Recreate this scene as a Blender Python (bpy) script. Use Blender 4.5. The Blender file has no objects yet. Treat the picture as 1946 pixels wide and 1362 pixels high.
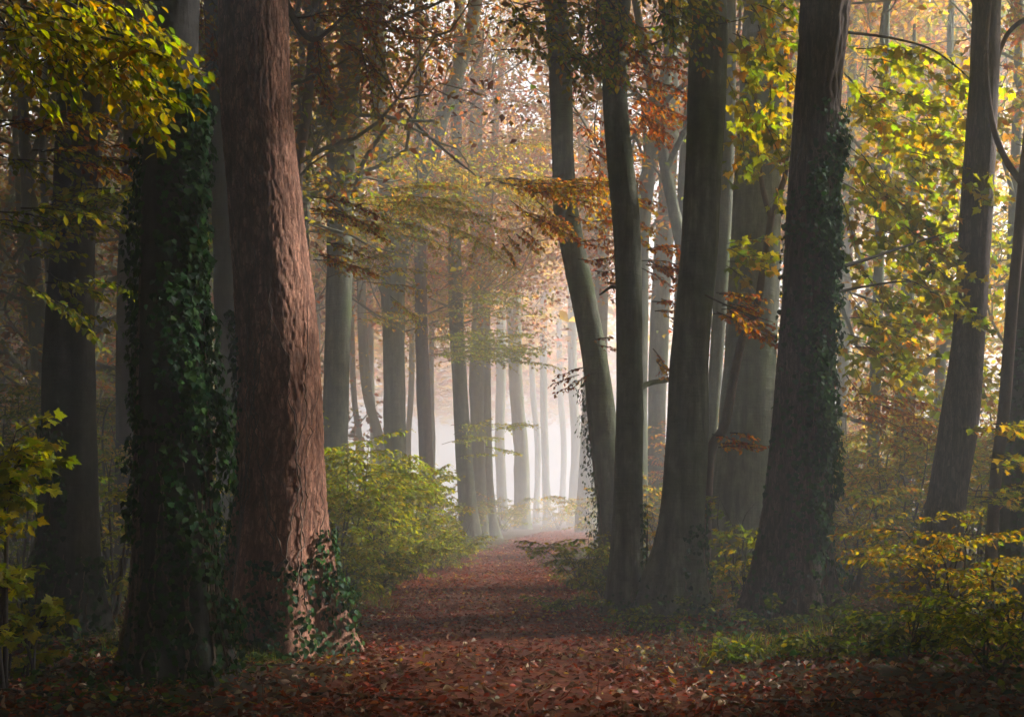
import bpy, math, random
import numpy as np
from mathutils import Vector, Matrix

# ------------------------------------------------------------------ camera, sky, sun, exposure
sc = bpy.context.scene
COL = sc.collection
FPX, HX, HY, CAMH = 2432.5, 973.0, 968.0, 1.5         # focal length and horizon in photograph pixels
cam = bpy.data.cameras.new('camera'); camo = bpy.data.objects.new('camera', cam); COL.objects.link(camo)
cam.lens = 45; cam.sensor_width = 36; cam.clip_end = 1500; cam.clip_start = 0.05
cam.shift_y = (HY - 681.0) / 1946.0                    # vertical shift lens, camera held level
camo.location = (0, 0, CAMH); camo.rotation_euler = (math.radians(90), 0, 0)
sc.camera = camo

SUN_AZ, SUN_EL = math.radians(72), math.radians(36)    # azimuth from straight ahead towards the right
world = bpy.data.worlds.new('World'); sc.world = world; world.use_nodes = True
wn = world.node_tree; bg = wn.nodes['Background']
sky = wn.nodes.new('ShaderNodeTexSky'); sky.sky_type = 'NISHITA'; sky.sun_disc = False
sky.sun_elevation = SUN_EL; sky.sun_rotation = SUN_AZ
sky.air_density = 1.0; sky.dust_density = 6.0; sky.ozone_density = 0.5
hs = wn.nodes.new('ShaderNodeHueSaturation'); hs.inputs['Saturation'].default_value = 0.25
wn.links.new(sky.outputs[0], hs.inputs['Color']); wn.links.new(hs.outputs[0], bg.inputs['Color'])
bg.inputs['Strength'].default_value = 0.05

sl = bpy.data.lights.new('sun', 'SUN'); sl.energy = 5.0; sl.angle = math.radians(6.0); sl.color = (1.0, 0.965, 0.94)
so = bpy.data.objects.new('sun', sl); COL.objects.link(so)
SUN = Vector((math.sin(SUN_AZ) * math.cos(SUN_EL), math.cos(SUN_AZ) * math.cos(SUN_EL), math.sin(SUN_EL)))
so.rotation_euler = SUN.to_track_quat('Z', 'Y').to_euler(); so.location = (0, 0, 60)

vs = sc.view_settings
vs.view_transform = 'Standard'; vs.look = 'None'; vs.gamma = 1.0; vs.use_curve_mapping = False
vs.exposure = 3.0
cy = sc.cycles
cy.max_bounces = 7; cy.diffuse_bounces = 4; cy.glossy_bounces = 2; cy.transmission_bounces = 4
cy.volume_bounces = 3; cy.transparent_max_bounces = 4
cy.use_denoising = True; cy.sample_clamp_indirect = 4.0; cy.use_adaptive_sampling = False
cy.caustics_reflective = False; cy.caustics_refractive = False
HAZE_DENSITY = 0.0122
HAZE_COLOR = (0.825, 0.865, 0.925)

# ------------------------------------------------------------------ numeric helpers
def at(x, y, d):
    """photograph pixel at distance d in front of the camera -> point in the place"""
    return np.array([(x - HX) / FPX * d, d, CAMH + (HY - y) / FPX * d])

def hash3(i, j, k, s):
    h = (i * 374761393 + j * 668265263 + k * 2147483647 + s * 974711) & 0xffffffff
    h = ((h ^ (h >> 13)) * 1274126177) & 0xffffffff
    h = ((h ^ (h >> 15)) * 2246822519) & 0xffffffff
    return ((h ^ (h >> 16)) & 0xffffff) / float(0xffffff)

def vnoise(P, s=0):
    P = np.asarray(P, float); I = np.floor(P).astype(np.int64); f = P - I; f = f * f * (3 - 2 * f)
    out = 0
    for a in (0, 1):
        for b in (0, 1):
            for c in (0, 1):
                w = (f[..., 0] if a else 1 - f[..., 0]) * (f[..., 1] if b else 1 - f[..., 1]) * (f[..., 2] if c else 1 - f[..., 2])
                out = out + w * hash3(I[..., 0] + a, I[..., 1] + b, I[..., 2] + c, s)
    return out * 2 - 1

def fbm(P, s=0, n=3):
    P = np.asarray(P, float); r = 0; a = 0.5
    for o in range(n):
        r = r + a * vnoise(P * (2 ** o), s + o * 7); a *= 0.5
    return r

def sst(a, b, x):
    t = np.clip((x - a) / (b - a), 0, 1); return t * t * (3 - 2 * t)

def unit(v):
    v = np.asarray(v, float); return v / np.maximum(np.linalg.norm(v, axis=-1, keepdims=True), 1e-9)

def curve(pts, n):
    """Catmull-Rom through pts (k x m), n samples"""
    P = np.asarray(pts, float); k = len(P)
    if k == 2:
        t = np.linspace(0, 1, n)[:, None]; return P[0] * (1 - t) + P[1] * t
    Q = np.vstack([2 * P[0] - P[1], P, 2 * P[-1] - P[-2]])
    u = np.linspace(0, k - 1 - 1e-6, n); i = u.astype(int); t = (u - i)[:, None]
    a, b, c, d = Q[i], Q[i + 1], Q[i + 2], Q[i + 3]
    return 0.5 * (2 * b + (c - a) * t + (2 * a - 5 * b + 4 * c - d) * t ** 2 + (3 * b - a - 3 * c + d) * t ** 3)

class Acc:
    def __init__(self): self.V = []; self.Q = []; self.T = []; self.C = []; self.n = 0
    def add(self, V, Q=None, T=None, C=None):
        V = np.asarray(V, float)
        if Q is not None and len(Q): self.Q.append(np.asarray(Q, np.int64) + self.n)
        if T is not None and len(T): self.T.append(np.asarray(T, np.int64) + self.n)
        self.V.append(V); self.n += len(V)
        if C is not None: self.C.append(np.asarray(C, float))
    def tube(self, P, R, seg=6):
        P = np.asarray(P, float); n = len(P); R = np.broadcast_to(np.asarray(R, float), (n,))
        T = unit(np.gradient(P, axis=0)); up = np.array([0, 0, 1.0]) if abs(T[0][2]) < 0.85 else np.array([1.0, 0, 0])
        A = unit(np.cross(T, up)); B = np.cross(T, A)
        th = np.arange(seg) * 2 * math.pi / seg
        ring = A[:, None, :] * np.cos(th)[None, :, None] + B[:, None, :] * np.sin(th)[None, :, None]
        V = (P[:, None, :] + ring * R[:, None, None]).reshape(-1, 3)
        i = np.arange(n - 1)[:, None] * seg; j = np.arange(seg)[None, :]; j2 = (j + 1) % seg
        Q = np.stack([i + j, i + j2, i + seg + j2, i + seg + j], -1).reshape(-1, 4)
        self.add(V, Q)
    def mesh(self, name, mat, off=(0, 0, 0), smooth=True):
        V = np.concatenate(self.V) - np.asarray(off, float)
        Q = np.concatenate(self.Q) if self.Q else np.zeros((0, 4), np.int64)
        T = np.concatenate(self.T) if self.T else np.zeros((0, 3), np.int64)
        me = bpy.data.meshes.new(name); me.vertices.add(len(V)); me.vertices.foreach_set('co', V.astype(np.float32).ravel())
        li = np.concatenate([Q.ravel(), T.ravel()]).astype(np.int32); me.loops.add(len(li)); me.loops.foreach_set('vertex_index', li)
        tot = np.concatenate([np.full(len(Q), 4), np.full(len(T), 3)]).astype(np.int32)
        me.polygons.add(len(tot)); me.polygons.foreach_set('loop_start', (np.cumsum(tot) - tot).astype(np.int32))
        me.polygons.foreach_set('use_smooth', np.full(len(tot), smooth))
        if self.C:
            c = np.concatenate(self.C); a = me.attributes.new('tint', 'FLOAT_COLOR', 'POINT')
            a.data.foreach_set('color', np.hstack([c, np.ones((len(c), 1))]).astype(np.float32).ravel())
        me.update(calc_edges=True); me.materials.append(mat)
        return me
    def build(self, name, mat, parent=None, off=(0, 0, 0), smooth=True, kind=None):
        if not self.n: return None
        o = bpy.data.objects.new(name, self.mesh(name, mat, off, smooth)); COL.objects.link(o)
        if parent is not None: o.parent = parent
        if kind: o['kind'] = kind
        return o

def thing(name, label, cat, loc, group=None):
    o = bpy.data.objects.new(name, None); COL.objects.link(o); o.location = [float(v) for v in loc]
    o.empty_display_size = 0.3; o['label'] = label; o['category'] = cat
    if group: o['group'] = group
    return o

# ------------------------------------------------------------------ materials
def mat(name):
    m = bpy.data.materials.new(name); m.use_nodes = True; nt = m.node_tree; nt.nodes.clear()
    out = nt.nodes.new('ShaderNodeOutputMaterial')
    def N(t, **k):
        n = nt.nodes.new(t)
        for a, v in k.items(): setattr(n, a, v)
        return n
    return m, nt, N, (lambda a, b: nt.links.new(a, b)), out

def leaf_mat(name, single, trans=0.58, gloss=0.02, rough=0.5):
    m, nt, N, L, out = mat(name)
    if single: c = N('ShaderNodeObjectInfo').outputs['Color']
    else: c = N('ShaderNodeAttribute', attribute_name='tint').outputs['Color']
    tc = N('ShaderNodeTexCoord'); nz = N('ShaderNodeTexNoise'); nz.inputs['Scale'].default_value = 9 if single else 60
    nz.inputs['Detail'].default_value = 3; L(tc.outputs['Object'], nz.inputs['Vector'])
    mr = N('ShaderNodeMapRange'); mr.inputs['To Min'].default_value = 0.62; mr.inputs['To Max'].default_value = 1.35; L(nz.outputs['Fac'], mr.inputs['Value'])
    mx = N('ShaderNodeMix', data_type='RGBA', blend_type='MULTIPLY'); mx.inputs['Factor'].default_value = 1
    L(c, mx.inputs['A']); L(mr.outputs[0], mx.inputs['B'])
    d = N('ShaderNodeBsdfDiffuse'); t = N('ShaderNodeBsdfTranslucent'); g = N('ShaderNodeBsdfGlossy'); g.inputs['Roughness'].default_value = rough
    s0 = N('ShaderNodeHueSaturation'); s0.inputs['Saturation'].default_value = 1.12; L(mx.outputs['Result'], s0.inputs['Color']); L(s0.outputs[0], d.inputs['Color'])
    sat = N('ShaderNodeHueSaturation'); sat.inputs['Saturation'].default_value = 1.15; sat.inputs['Value'].default_value = 1.7
    L(mx.outputs['Result'], sat.inputs['Color']); L(sat.outputs[0], t.inputs['Color'])
    a = N('ShaderNodeMixShader'); a.inputs[0].default_value = trans; L(d.outputs[0], a.inputs[1]); L(t.outputs[0], a.inputs[2])
    b = N('ShaderNodeMixShader'); b.inputs[0].default_value = gloss; L(a.outputs[0], b.inputs[1]); L(g.outputs[0], b.inputs[2])
    L(b.outputs[0], out.inputs['Surface'])
    return m

def bark_mat(name, base, dark, light, scale=(14, 14, 3), bump=0.5, green=None, rough=0.85, rings=False, flake=None):
    m, nt, N, L, out = mat(name)
    tc = N('ShaderNodeTexCoord'); mp = N('ShaderNodeMapping'); mp.inputs['Scale'].default_value = scale
    L(tc.outputs['Object'], mp.inputs['Vector'])
    n1 = N('ShaderNodeTexNoise'); n1.inputs['Scale'].default_value = 1; n1.inputs['Detail'].default_value = 8; n1.inputs['Roughness'].default_value = 0.65; L(mp.outputs[0], n1.inputs['Vector'])
    rp = N('ShaderNodeValToRGB'); e = rp.color_ramp.elements; e[0].position = 0.3; e[0].color = (*dark, 1); e[1].position = 0.72; e[1].color = (*light, 1)
    k = rp.color_ramp.elements.new(0.5); k.color = (*base, 1); L(n1.outputs['Fac'], rp.inputs['Fac'])
    n2 = N('ShaderNodeTexNoise'); n2.inputs['Scale'].default_value = 1.3; n2.inputs['Detail'].default_value = 5; L(tc.outputs['Object'], n2.inputs['Vector'])
    colr = rp.outputs[0]
    if green:
        mr = N('ShaderNodeMapRange'); mr.inputs['From Min'].default_value = 0.42; mr.inputs['From Max'].default_value = 0.66; L(n2.outputs['Fac'], mr.inputs['Value'])
        mx = N('ShaderNodeMix', data_type='RGBA'); L(mr.outputs[0], mx.inputs['Factor']); L(colr, mx.inputs['A']); mx.inputs['B'].default_value = (*green, 1); colr = mx.outputs['Result']
    m5 = N('ShaderNodeMapping'); m5.inputs['Scale'].default_value = (7, 7, .55); L(tc.outputs['Object'], m5.inputs['Vector'])
    n5 = N('ShaderNodeTexNoise'); n5.inputs['Scale'].default_value = 1; n5.inputs['Detail'].default_value = 5; L(m5.outputs[0], n5.inputs['Vector'])
    n6 = N('ShaderNodeTexNoise'); n6.inputs['Scale'].default_value = 5; n6.inputs['Detail'].default_value = 9; n6.inputs['Roughness'].default_value = .75; L(tc.outputs['Object'], n6.inputs['Vector'])
    a5 = N('ShaderNodeMath', operation='MULTIPLY'); L(n5.outputs['Fac'], a5.inputs[0]); L(n6.outputs['Fac'], a5.inputs[1])
    r5 = N('ShaderNodeMapRange'); r5.inputs['From Min'].default_value = .14; r5.inputs['From Max'].default_value = .36; r5.inputs['To Min'].default_value = .5; r5.inputs['To Max'].default_value = 1.4; L(a5.outputs[0], r5.inputs['Value'])
    x5 = N('ShaderNodeMix', data_type='RGBA', blend_type='MULTIPLY'); x5.inputs['Factor'].default_value = 1; L(colr, x5.inputs['A']); L(r5.outputs[0], x5.inputs['B']); colr = x5.outputs['Result']
    if flake:
        m7 = N('ShaderNodeMapping'); m7.inputs['Scale'].default_value = flake; w7 = N('ShaderNodeMix', data_type='RGBA', blend_type='LINEAR_LIGHT'); w7.inputs['Factor'].default_value = .035
        L(tc.outputs['Object'], w7.inputs['A']); L(n6.outputs['Color'], w7.inputs['B']); L(w7.outputs['Result'], m7.inputs['Vector'])
        v7 = N('ShaderNodeTexVoronoi'); v7.inputs['Scale'].default_value = 1; L(m7.outputs[0], v7.inputs['Vector']); v8 = N('ShaderNodeTexVoronoi', feature='DISTANCE_TO_EDGE'); v8.inputs['Scale'].default_value = 1; L(m7.outputs[0], v8.inputs['Vector'])
        s7 = N('ShaderNodeSeparateColor'); L(v7.outputs['Color'], s7.inputs[0]); r7 = N('ShaderNodeMapRange'); r7.inputs['To Min'].default_value = .62; r7.inputs['To Max'].default_value = 1.4; L(s7.outputs[0], r7.inputs['Value'])
        x7 = N('ShaderNodeMix', data_type='RGBA', blend_type='MULTIPLY'); x7.inputs['Factor'].default_value = 1; L(colr, x7.inputs['A']); L(r7.outputs[0], x7.inputs['B'])
        r8 = N('ShaderNodeMapRange'); r8.inputs['From Max'].default_value = .09; L(v8.outputs['Distance'], r8.inputs['Value']); x8 = N('ShaderNodeMix', data_type='RGBA'); L(r8.outputs[0], x8.inputs['Factor']); x8.inputs['A'].default_value = (*dark, 1); L(x7.outputs['Result'], x8.inputs['B']); colr = x8.outputs['Result']
    p = N('ShaderNodeBsdfPrincipled'); p.inputs['Roughness'].default_value = rough; p.inputs['Specular IOR Level'].default_value = 0.25
    L(colr, p.inputs['Base Color'])
    n3 = N('ShaderNodeTexNoise'); n3.inputs['Scale'].default_value = 3.2; n3.inputs['Detail'].default_value = 8; n3.inputs['Roughness'].default_value = 0.7; L(mp.outputs[0], n3.inputs['Vector'])
    h = n3.outputs['Fac']
    if rings:
        mp2 = N('ShaderNodeMapping'); mp2.inputs['Scale'].default_value = (3, 3, 26); L(tc.outputs['Object'], mp2.inputs['Vector'])
        n4 = N('ShaderNodeTexNoise'); n4.inputs['Scale'].default_value = 1; n4.inputs['Detail'].default_value = 4; L(mp2.outputs[0], n4.inputs['Vector'])
        ad = N('ShaderNodeMath', operation='ADD'); L(h, ad.inputs[0]); L(n4.outputs['Fac'], ad.inputs[1]); h = ad.outputs[0]
    bm = N('ShaderNodeBump'); bm.inputs['Strength'].default_value = bump; bm.inputs['Distance'].default_value = 0.02; L(h, bm.inputs['Height']); L(bm.outputs[0], p.inputs['Normal'])
    L(p.outputs[0], out.inputs['Surface'])
    return m

M_LEAF = leaf_mat('autumn_leaf_mass', False); M_LEAF1 = leaf_mat('autumn_leaf', True)
M_IVY = leaf_mat('ivy_leaf_mass', False, 0.15, 0.014, 0.55); M_IVY1 = leaf_mat('ivy_leaf', True, 0.15, 0.014, 0.55)
M_DEAD = leaf_mat('dead_leaf_mass', False, 0.12, 0.03, 0.5); M_DEAD1 = leaf_mat('dead_leaf', True, 0.12, 0.03, 0.5)
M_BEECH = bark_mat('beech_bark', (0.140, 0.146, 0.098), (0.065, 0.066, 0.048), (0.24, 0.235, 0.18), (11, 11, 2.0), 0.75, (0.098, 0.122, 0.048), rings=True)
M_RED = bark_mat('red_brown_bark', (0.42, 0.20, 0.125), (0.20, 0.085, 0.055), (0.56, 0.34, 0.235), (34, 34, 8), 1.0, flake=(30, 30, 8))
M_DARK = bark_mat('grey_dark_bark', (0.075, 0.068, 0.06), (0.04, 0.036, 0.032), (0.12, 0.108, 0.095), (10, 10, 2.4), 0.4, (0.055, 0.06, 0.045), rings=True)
M_FURR = bark_mat('furrowed_bark', (0.125, 0.085, 0.066), (0.06, 0.04, 0.031), (0.20, 0.14, 0.108), (26, 26, 4), 0.9, flake=(38, 38, 5))
M_TWIG = bark_mat('twig_bark', (0.055, 0.043, 0.034), (0.03, 0.024, 0.02), (0.09, 0.07, 0.055), (30, 30, 30), 0.3)
M_RSTEM = bark_mat('ruddy_stem_bark', (0.12, 0.075, 0.055), (0.07, 0.04, 0.03), (0.17, 0.11, 0.08), (12, 12, 3), 0.3)
M_VINE = bark_mat('vine_stem', (0.19, 0.13, 0.095), (0.12, 0.08, 0.06), (0.27, 0.2, 0.15), (40, 40, 40), 0.3)

def ground_mat(name, cols, scale):
    m, nt, N, L, out = mat(name)
    tc = N('ShaderNodeTexCoord')
    wz = N('ShaderNodeTexNoise'); wz.inputs['Scale'].default_value = 14; L(tc.outputs['Object'], wz.inputs['Vector'])
    wa = N('ShaderNodeMix', data_type='RGBA', blend_type='LINEAR_LIGHT'); wa.inputs['Factor'].default_value = 0.05
    L(tc.outputs['Object'], wa.inputs['A']); L(wz.outputs['Color'], wa.inputs['B'])
    vo = N('ShaderNodeTexVoronoi'); vo.inputs['Scale'].default_value = scale; L(wa.outputs['Result'], vo.inputs['Vector'])
    sep = N('ShaderNodeSeparateColor'); L(vo.outputs['Color'], sep.inputs[0])
    rp = N('ShaderNodeValToRGB'); cr = rp.color_ramp; cr.interpolation = 'CONSTANT'
    cr.elements[0].color = (*cols[0], 1); cr.elements[1].position = 1 / len(cols); cr.elements[1].color = (*cols[1], 1)
    for i, c in enumerate(cols[2:], 2): cr.elements.new(i / len(cols)).color = (*c, 1)
    L(sep.outputs[0], rp.inputs['Fac'])
    nz = N('ShaderNodeTexNoise'); nz.inputs['Scale'].default_value = 1.1; nz.inputs['Detail'].default_value = 6; L(tc.outputs['Object'], nz.inputs['Vector'])
    mr = N('ShaderNodeMapRange'); mr.inputs['To Min'].default_value = 0.55; mr.inputs['To Max'].default_value = 1.4; L(nz.outputs['Fac'], mr.inputs['Value'])
    mx = N('ShaderNodeMix', data_type='RGBA', blend_type='MULTIPLY'); mx.inputs['Factor'].default_value = 1; L(rp.outputs[0], mx.inputs['A']); L(mr.outputs[0], mx.inputs['B'])
    p = N('ShaderNodeBsdfPrincipled'); p.inputs['Roughness'].default_value = 0.85; p.inputs['Specular IOR Level'].default_value = 0.2; L(mx.outputs['Result'], p.inputs['Base Color'])
    bm = N('ShaderNodeBump'); bm.inputs['Strength'].default_value = 0.8; bm.inputs['Distance'].default_value = 0.03
    L(sep.outputs[1], bm.inputs['Height']); L(bm.outputs[0], p.inputs['Normal']); L(p.outputs[0], out.inputs['Surface'])
    return m
M_GROUND = ground_mat('woodland_floor', [(0.045, 0.028, 0.015), (0.07, 0.03, 0.014), (0.04, 0.035, 0.014), (0.09, 0.05, 0.025), (0.035, 0.045, 0.014)], 16)
M_PATH = ground_mat('leafy_path', [(0.13, 0.03, 0.013), (0.18, 0.042, 0.016), (0.10, 0.025, 0.013), (0.21, 0.065, 0.022), (0.14, 0.032, 0.014)], 14)

# ------------------------------------------------------------------ leaf shapes: unit length along +Y, face +Z
def fan(outline, center, fold=0.12, tip=0.1):
    P = [(*center, 0.0)] + [(x, y, 0.0) for x, y in outline]
    V = np.array(P, float); V[:, 2] = fold * np.abs(V[:, 0]) - tip * V[:, 1] ** 2
    n = len(outline); T = [(0, i + 1, (i + 1) % n + 1) for i in range(n)]
    return V, np.array(T)
def sym(r): return r + [(-x, y) for x, y in reversed(r) if abs(x) > 1e-6]
L_OVATE = fan(sym([(0, 0), (0.13, 0.1), (0.25, 0.3), (0.29, 0.5), (0.23, 0.7), (0.12, 0.88), (0, 1)]), (0, 0.45), 0.3, 0.15)
L_CURL = fan(sym([(0, 0), (0.15, 0.12), (0.27, 0.32), (0.3, 0.5), (0.2, 0.75), (0, 1)]), (0, 0.45), 0.75, 0.45)
L_MAPLE = fan(sym([(0, 0.12), (0.17, 0.02), (0.34, 0.0), (0.33, 0.16), (0.5, 0.26), (0.62, 0.44), (0.43, 0.47), (0.3, 0.46), (0.3, 0.66), (0.17, 0.66), (0.12, 0.82), (0, 1.0)]), (0, 0.38), 0.16, 0.22)
L_IVY = fan(sym([(0, 0.08), (0.2, 0.0), (0.42, 0.12), (0.4, 0.32), (0.52, 0.5), (0.27, 0.6), (0.15, 0.82), (0, 1.0)]), (0, 0.38), 0.14, 0.2)
L_LO = (np.array([(0, 0, 0), (0.3, 0.48, 0.09), (0, 1, -0.08), (-0.3, 0.48, 0.09)], float), np.array([(0, 1, 2), (0, 2, 3)]))
L_STAR = fan(sym([(0, 0.05), (0.42, 0.02), (0.2, 0.3), (0.6, 0.5), (0.24, 0.55), (0, 1)]), (0, 0.38), 0.12, 0.15)
L_MID = fan(sym([(0, 0), (0.23, 0.27), (0.25, 0.6), (0, 1)]), (0, 0.45), 0.35, 0.18)
L_MIDCURL = fan(sym([(0, 0), (0.25, 0.3), (0.24, 0.62), (0, 1)]), (0, 0.45), 0.7, 0.45)
L_HERB = fan(sym([(0, 0.05), (0.4, 0.08), (0.45, 0.45), (0, 1.0)]), (0, 0.38), 0.14, 0.2)
L_GRASS = (np.array([(-0.03, 0, 0), (0.03, 0, 0), (0.018, 0.55, 0.05), (-0.018, 0.55, 0.05), (0, 1, 0.28)], float), np.array([(0, 1, 2), (0, 2, 3), (3, 2, 4)]))

def basis(ax, nm):
    y = unit(ax); z = nm - y * np.sum(nm * y, -1, keepdims=True); z = unit(z); x = np.cross(y, z)
    return x, y, z

def add_leaves(acc, tpl, pos, ax, nm, size, col):
    tv, tt = tpl; n = len(pos)
    if not n: return
    x, y, z = basis(np.asarray(ax, float), np.asarray(nm, float)); s = np.broadcast_to(np.asarray(size, float), (n,))[:, None, None]
    V = pos[:, None, :] + s * (tv[None, :, 0:1] * x[:, None, :] + tv[None, :, 1:2] * y[:, None, :] + tv[None, :, 2:3] * z[:, None, :])
    k = len(tv); T = (tt[None] + (np.arange(n) * k)[:, None, None]).reshape(-1, 3)
    acc.add(V.reshape(-1, 3), T=T, C=np.repeat(col, k, axis=0))

SHARED = {}
def leaf_mesh(name, tpl, m):
    key = (name, id(tpl[0]), m.name)
    if key not in SHARED:
        a = Acc(); a.add(tpl[0], T=tpl[1]); SHARED[key] = a.mesh(name, m)
    return SHARED[key]

def leaf_objects(name, tpl, m, parent, off, pos, ax, nm, size, col):
    me = leaf_mesh(name, tpl, m); x, y, z = basis(np.asarray(ax, float), np.asarray(nm, float)); P = pos - np.asarray(off, float)
    size = np.broadcast_to(np.asarray(size, float), (len(pos),))
    for i in range(len(pos)):
        o = bpy.data.objects.new(name, me); s = size[i]
        mt = Matrix(((x[i][0] * s, y[i][0] * s, z[i][0] * s, P[i][0]), (x[i][1] * s, y[i][1] * s, z[i][1] * s, P[i][1]), (x[i][2] * s, y[i][2] * s, z[i][2] * s, P[i][2]), (0, 0, 0, 1)))
        o.parent = parent[i] if isinstance(parent, list) else parent; o.matrix_basis = mt; o.color = (*[float(v) for v in col[i]], 1); COL.objects.link(o)

PAL = {
    'yellow': [(0.46, 0.29, 0.012), (0.40, 0.28, 0.014), (0.31, 0.25, 0.014), (0.44, 0.20, 0.010)],
    'gold': [(0.50, 0.29, 0.014), (0.46, 0.22, 0.011), (0.36, 0.24, 0.015)],
    'orange': [(0.45, 0.14, 0.010), (0.38, 0.09, 0.010), (0.47, 0.22, 0.012), (0.30, 0.06, 0.010)],
    'rust': [(0.22, 0.06, 0.018), (0.29, 0.09, 0.02), (0.14, 0.04, 0.018), (0.33, 0.13, 0.025)],
    'mixed': [(0.34, 0.26, 0.014), (0.40, 0.19, 0.012), (0.19, 0.19, 0.013), (0.34, 0.11, 0.011), (0.42, 0.30, 0.014)],
    'lime': [(0.24, 0.27, 0.014), (0.30, 0.28, 0.014), (0.16, 0.21, 0.013), (0.38, 0.30, 0.015)],
    'fresh': [(0.30, 0.33, 0.015), (0.36, 0.34, 0.016), (0.22, 0.28, 0.014), (0.40, 0.33, 0.016)],
    'green': [(0.075, 0.115, 0.018), (0.10, 0.14, 0.02), (0.05, 0.085, 0.016), (0.15, 0.16, 0.022)],
    'ygreen': [(0.14, 0.18, 0.012), (0.21, 0.21, 0.012), (0.09, 0.14, 0.011), (0.28, 0.24, 0.013)],
    'ivy': [(0.020, 0.060, 0.018), (0.030, 0.082, 0.020), (0.014, 0.045, 0.016), (0.045, 0.098, 0.022)],
    'litter': [(0.28, 0.044, 0.016), (0.34, 0.064, 0.019), (0.20, 0.030, 0.014), (0.15, 0.038, 0.017), (0.38, 0.10, 0.022), (0.30, 0.046, 0.016), (0.20, 0.05, 0.02)],
    'cream': [(0.40, 0.27, 0.17), (0.33, 0.21, 0.12), (0.26, 0.17, 0.11), (0.42, 0.32, 0.23)],
    'brown': [(0.12, 0.055, 0.028), (0.17, 0.08, 0.04), (0.09, 0.04, 0.022), (0.21, 0.115, 0.06)],
}
def pal(name, n, rng, jit=0.22):
    names = name.split('+'); C = np.concatenate([np.array(PAL[q]) for q in names])
    c = C[rng.integers(0, len(C), n)] * (1 + rng.normal(0, jit, (n, 1))).clip(0.4, 1.8)
    return (c * (1 + rng.normal(0, 0.08, (n, 3)))).clip(0.004, 0.6)

# ------------------------------------------------------------------ the lie of the land
PC = np.array([[-20, 0.2], [0, 0.15], [9, 0.05], [16, -0.3], [27, -0.65], [36, -0.4], [44, 0.3], [57, 1.6], [70, 2.7], [85, 4.3], [100, 7.0], [130, 15.0], [160, 25], [260, 70]])
def path_x(y): return np.interp(y, PC[:, 0], PC[:, 1])
def path_half(y): return 1.55 - .1 * sst(25, 42, y) + .6 * sst(44, 62, y) + 0.12 * np.sin(y * 0.31) + 0.1 * np.sin(y * 0.83 + 1)
def h(x, y):
    x = np.asarray(x, float); y = np.asarray(y, float)
    e = np.abs(x - path_x(y)) - path_half(y)
    side = sst(0.1, 2.2, e)
    P = np.stack([x * 0.45, y * 0.45, x * 0], -1)
    return side * (0.09 + 0.12 * fbm(P, 5, 3)) + sst(10, 45, e) * 0.7 + 0.02 * fbm(P * 3, 9, 2) * sst(-0.2, 0.6, e)

def axis_pts(lo, hi, fine_lo, fine_hi, step, grow=1.16):
    m = list(np.arange(fine_lo, fine_hi + 1e-6, step)); s = step; v = m[-1]
    while v < hi: s *= grow; v += s; m.append(min(v, hi))
    s = step; v = m[0]; lo_l = []
    while v > lo: s *= grow; v -= s; lo_l.append(max(v, lo))
    return np.array(lo_l[::-1] + m)
gx = axis_pts(-180, 180, -9, 9, 0.16); gy = axis_pts(-45, 290, 7, 30, 0.2, 1.05)
X, Y = np.meshgrid(gx, gy); a = Acc(); nx = len(gx); ny = len(gy)
i, j = np.meshgrid(np.arange(ny - 1), np.arange(nx - 1), indexing='ij'); b0 = i * nx + j
a.add(np.stack([X, Y, h(X, Y)], -1).reshape(-1, 3), np.stack([b0, b0 + 1, b0 + nx + 1, b0 + nx], -1).reshape(-1, 4))
GROUND = a.build('ground', M_GROUND, kind='structure')
ys = axis_pts(-15, 180, 6, 60, 0.25, 1.06); a = Acc(); nu = 15
u = np.linspace(-1, 1, nu)[None, :]; w = path_half(ys)[:, None] + 0.12 * vnoise(np.stack([ys * 1.7, ys * 0, ys * 0], -1))[:, None]
PX = path_x(ys)[:, None] + u * w; PY = np.repeat(ys[:, None], nu, 1)
i, j = np.meshgrid(np.arange(len(ys) - 1), np.arange(nu - 1), indexing='ij'); b0 = i * nu + j
a.add(np.stack([PX, PY, h(PX, PY) + 0.006 + 0.02 * (1 - u ** 2) * np.ones_like(PX)], -1).reshape(-1, 3), np.stack([b0, b0 + 1, b0 + nu + 1, b0 + nu], -1).reshape(-1, 4))
PATH = a.build('path', M_PATH, kind='structure')

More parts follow.
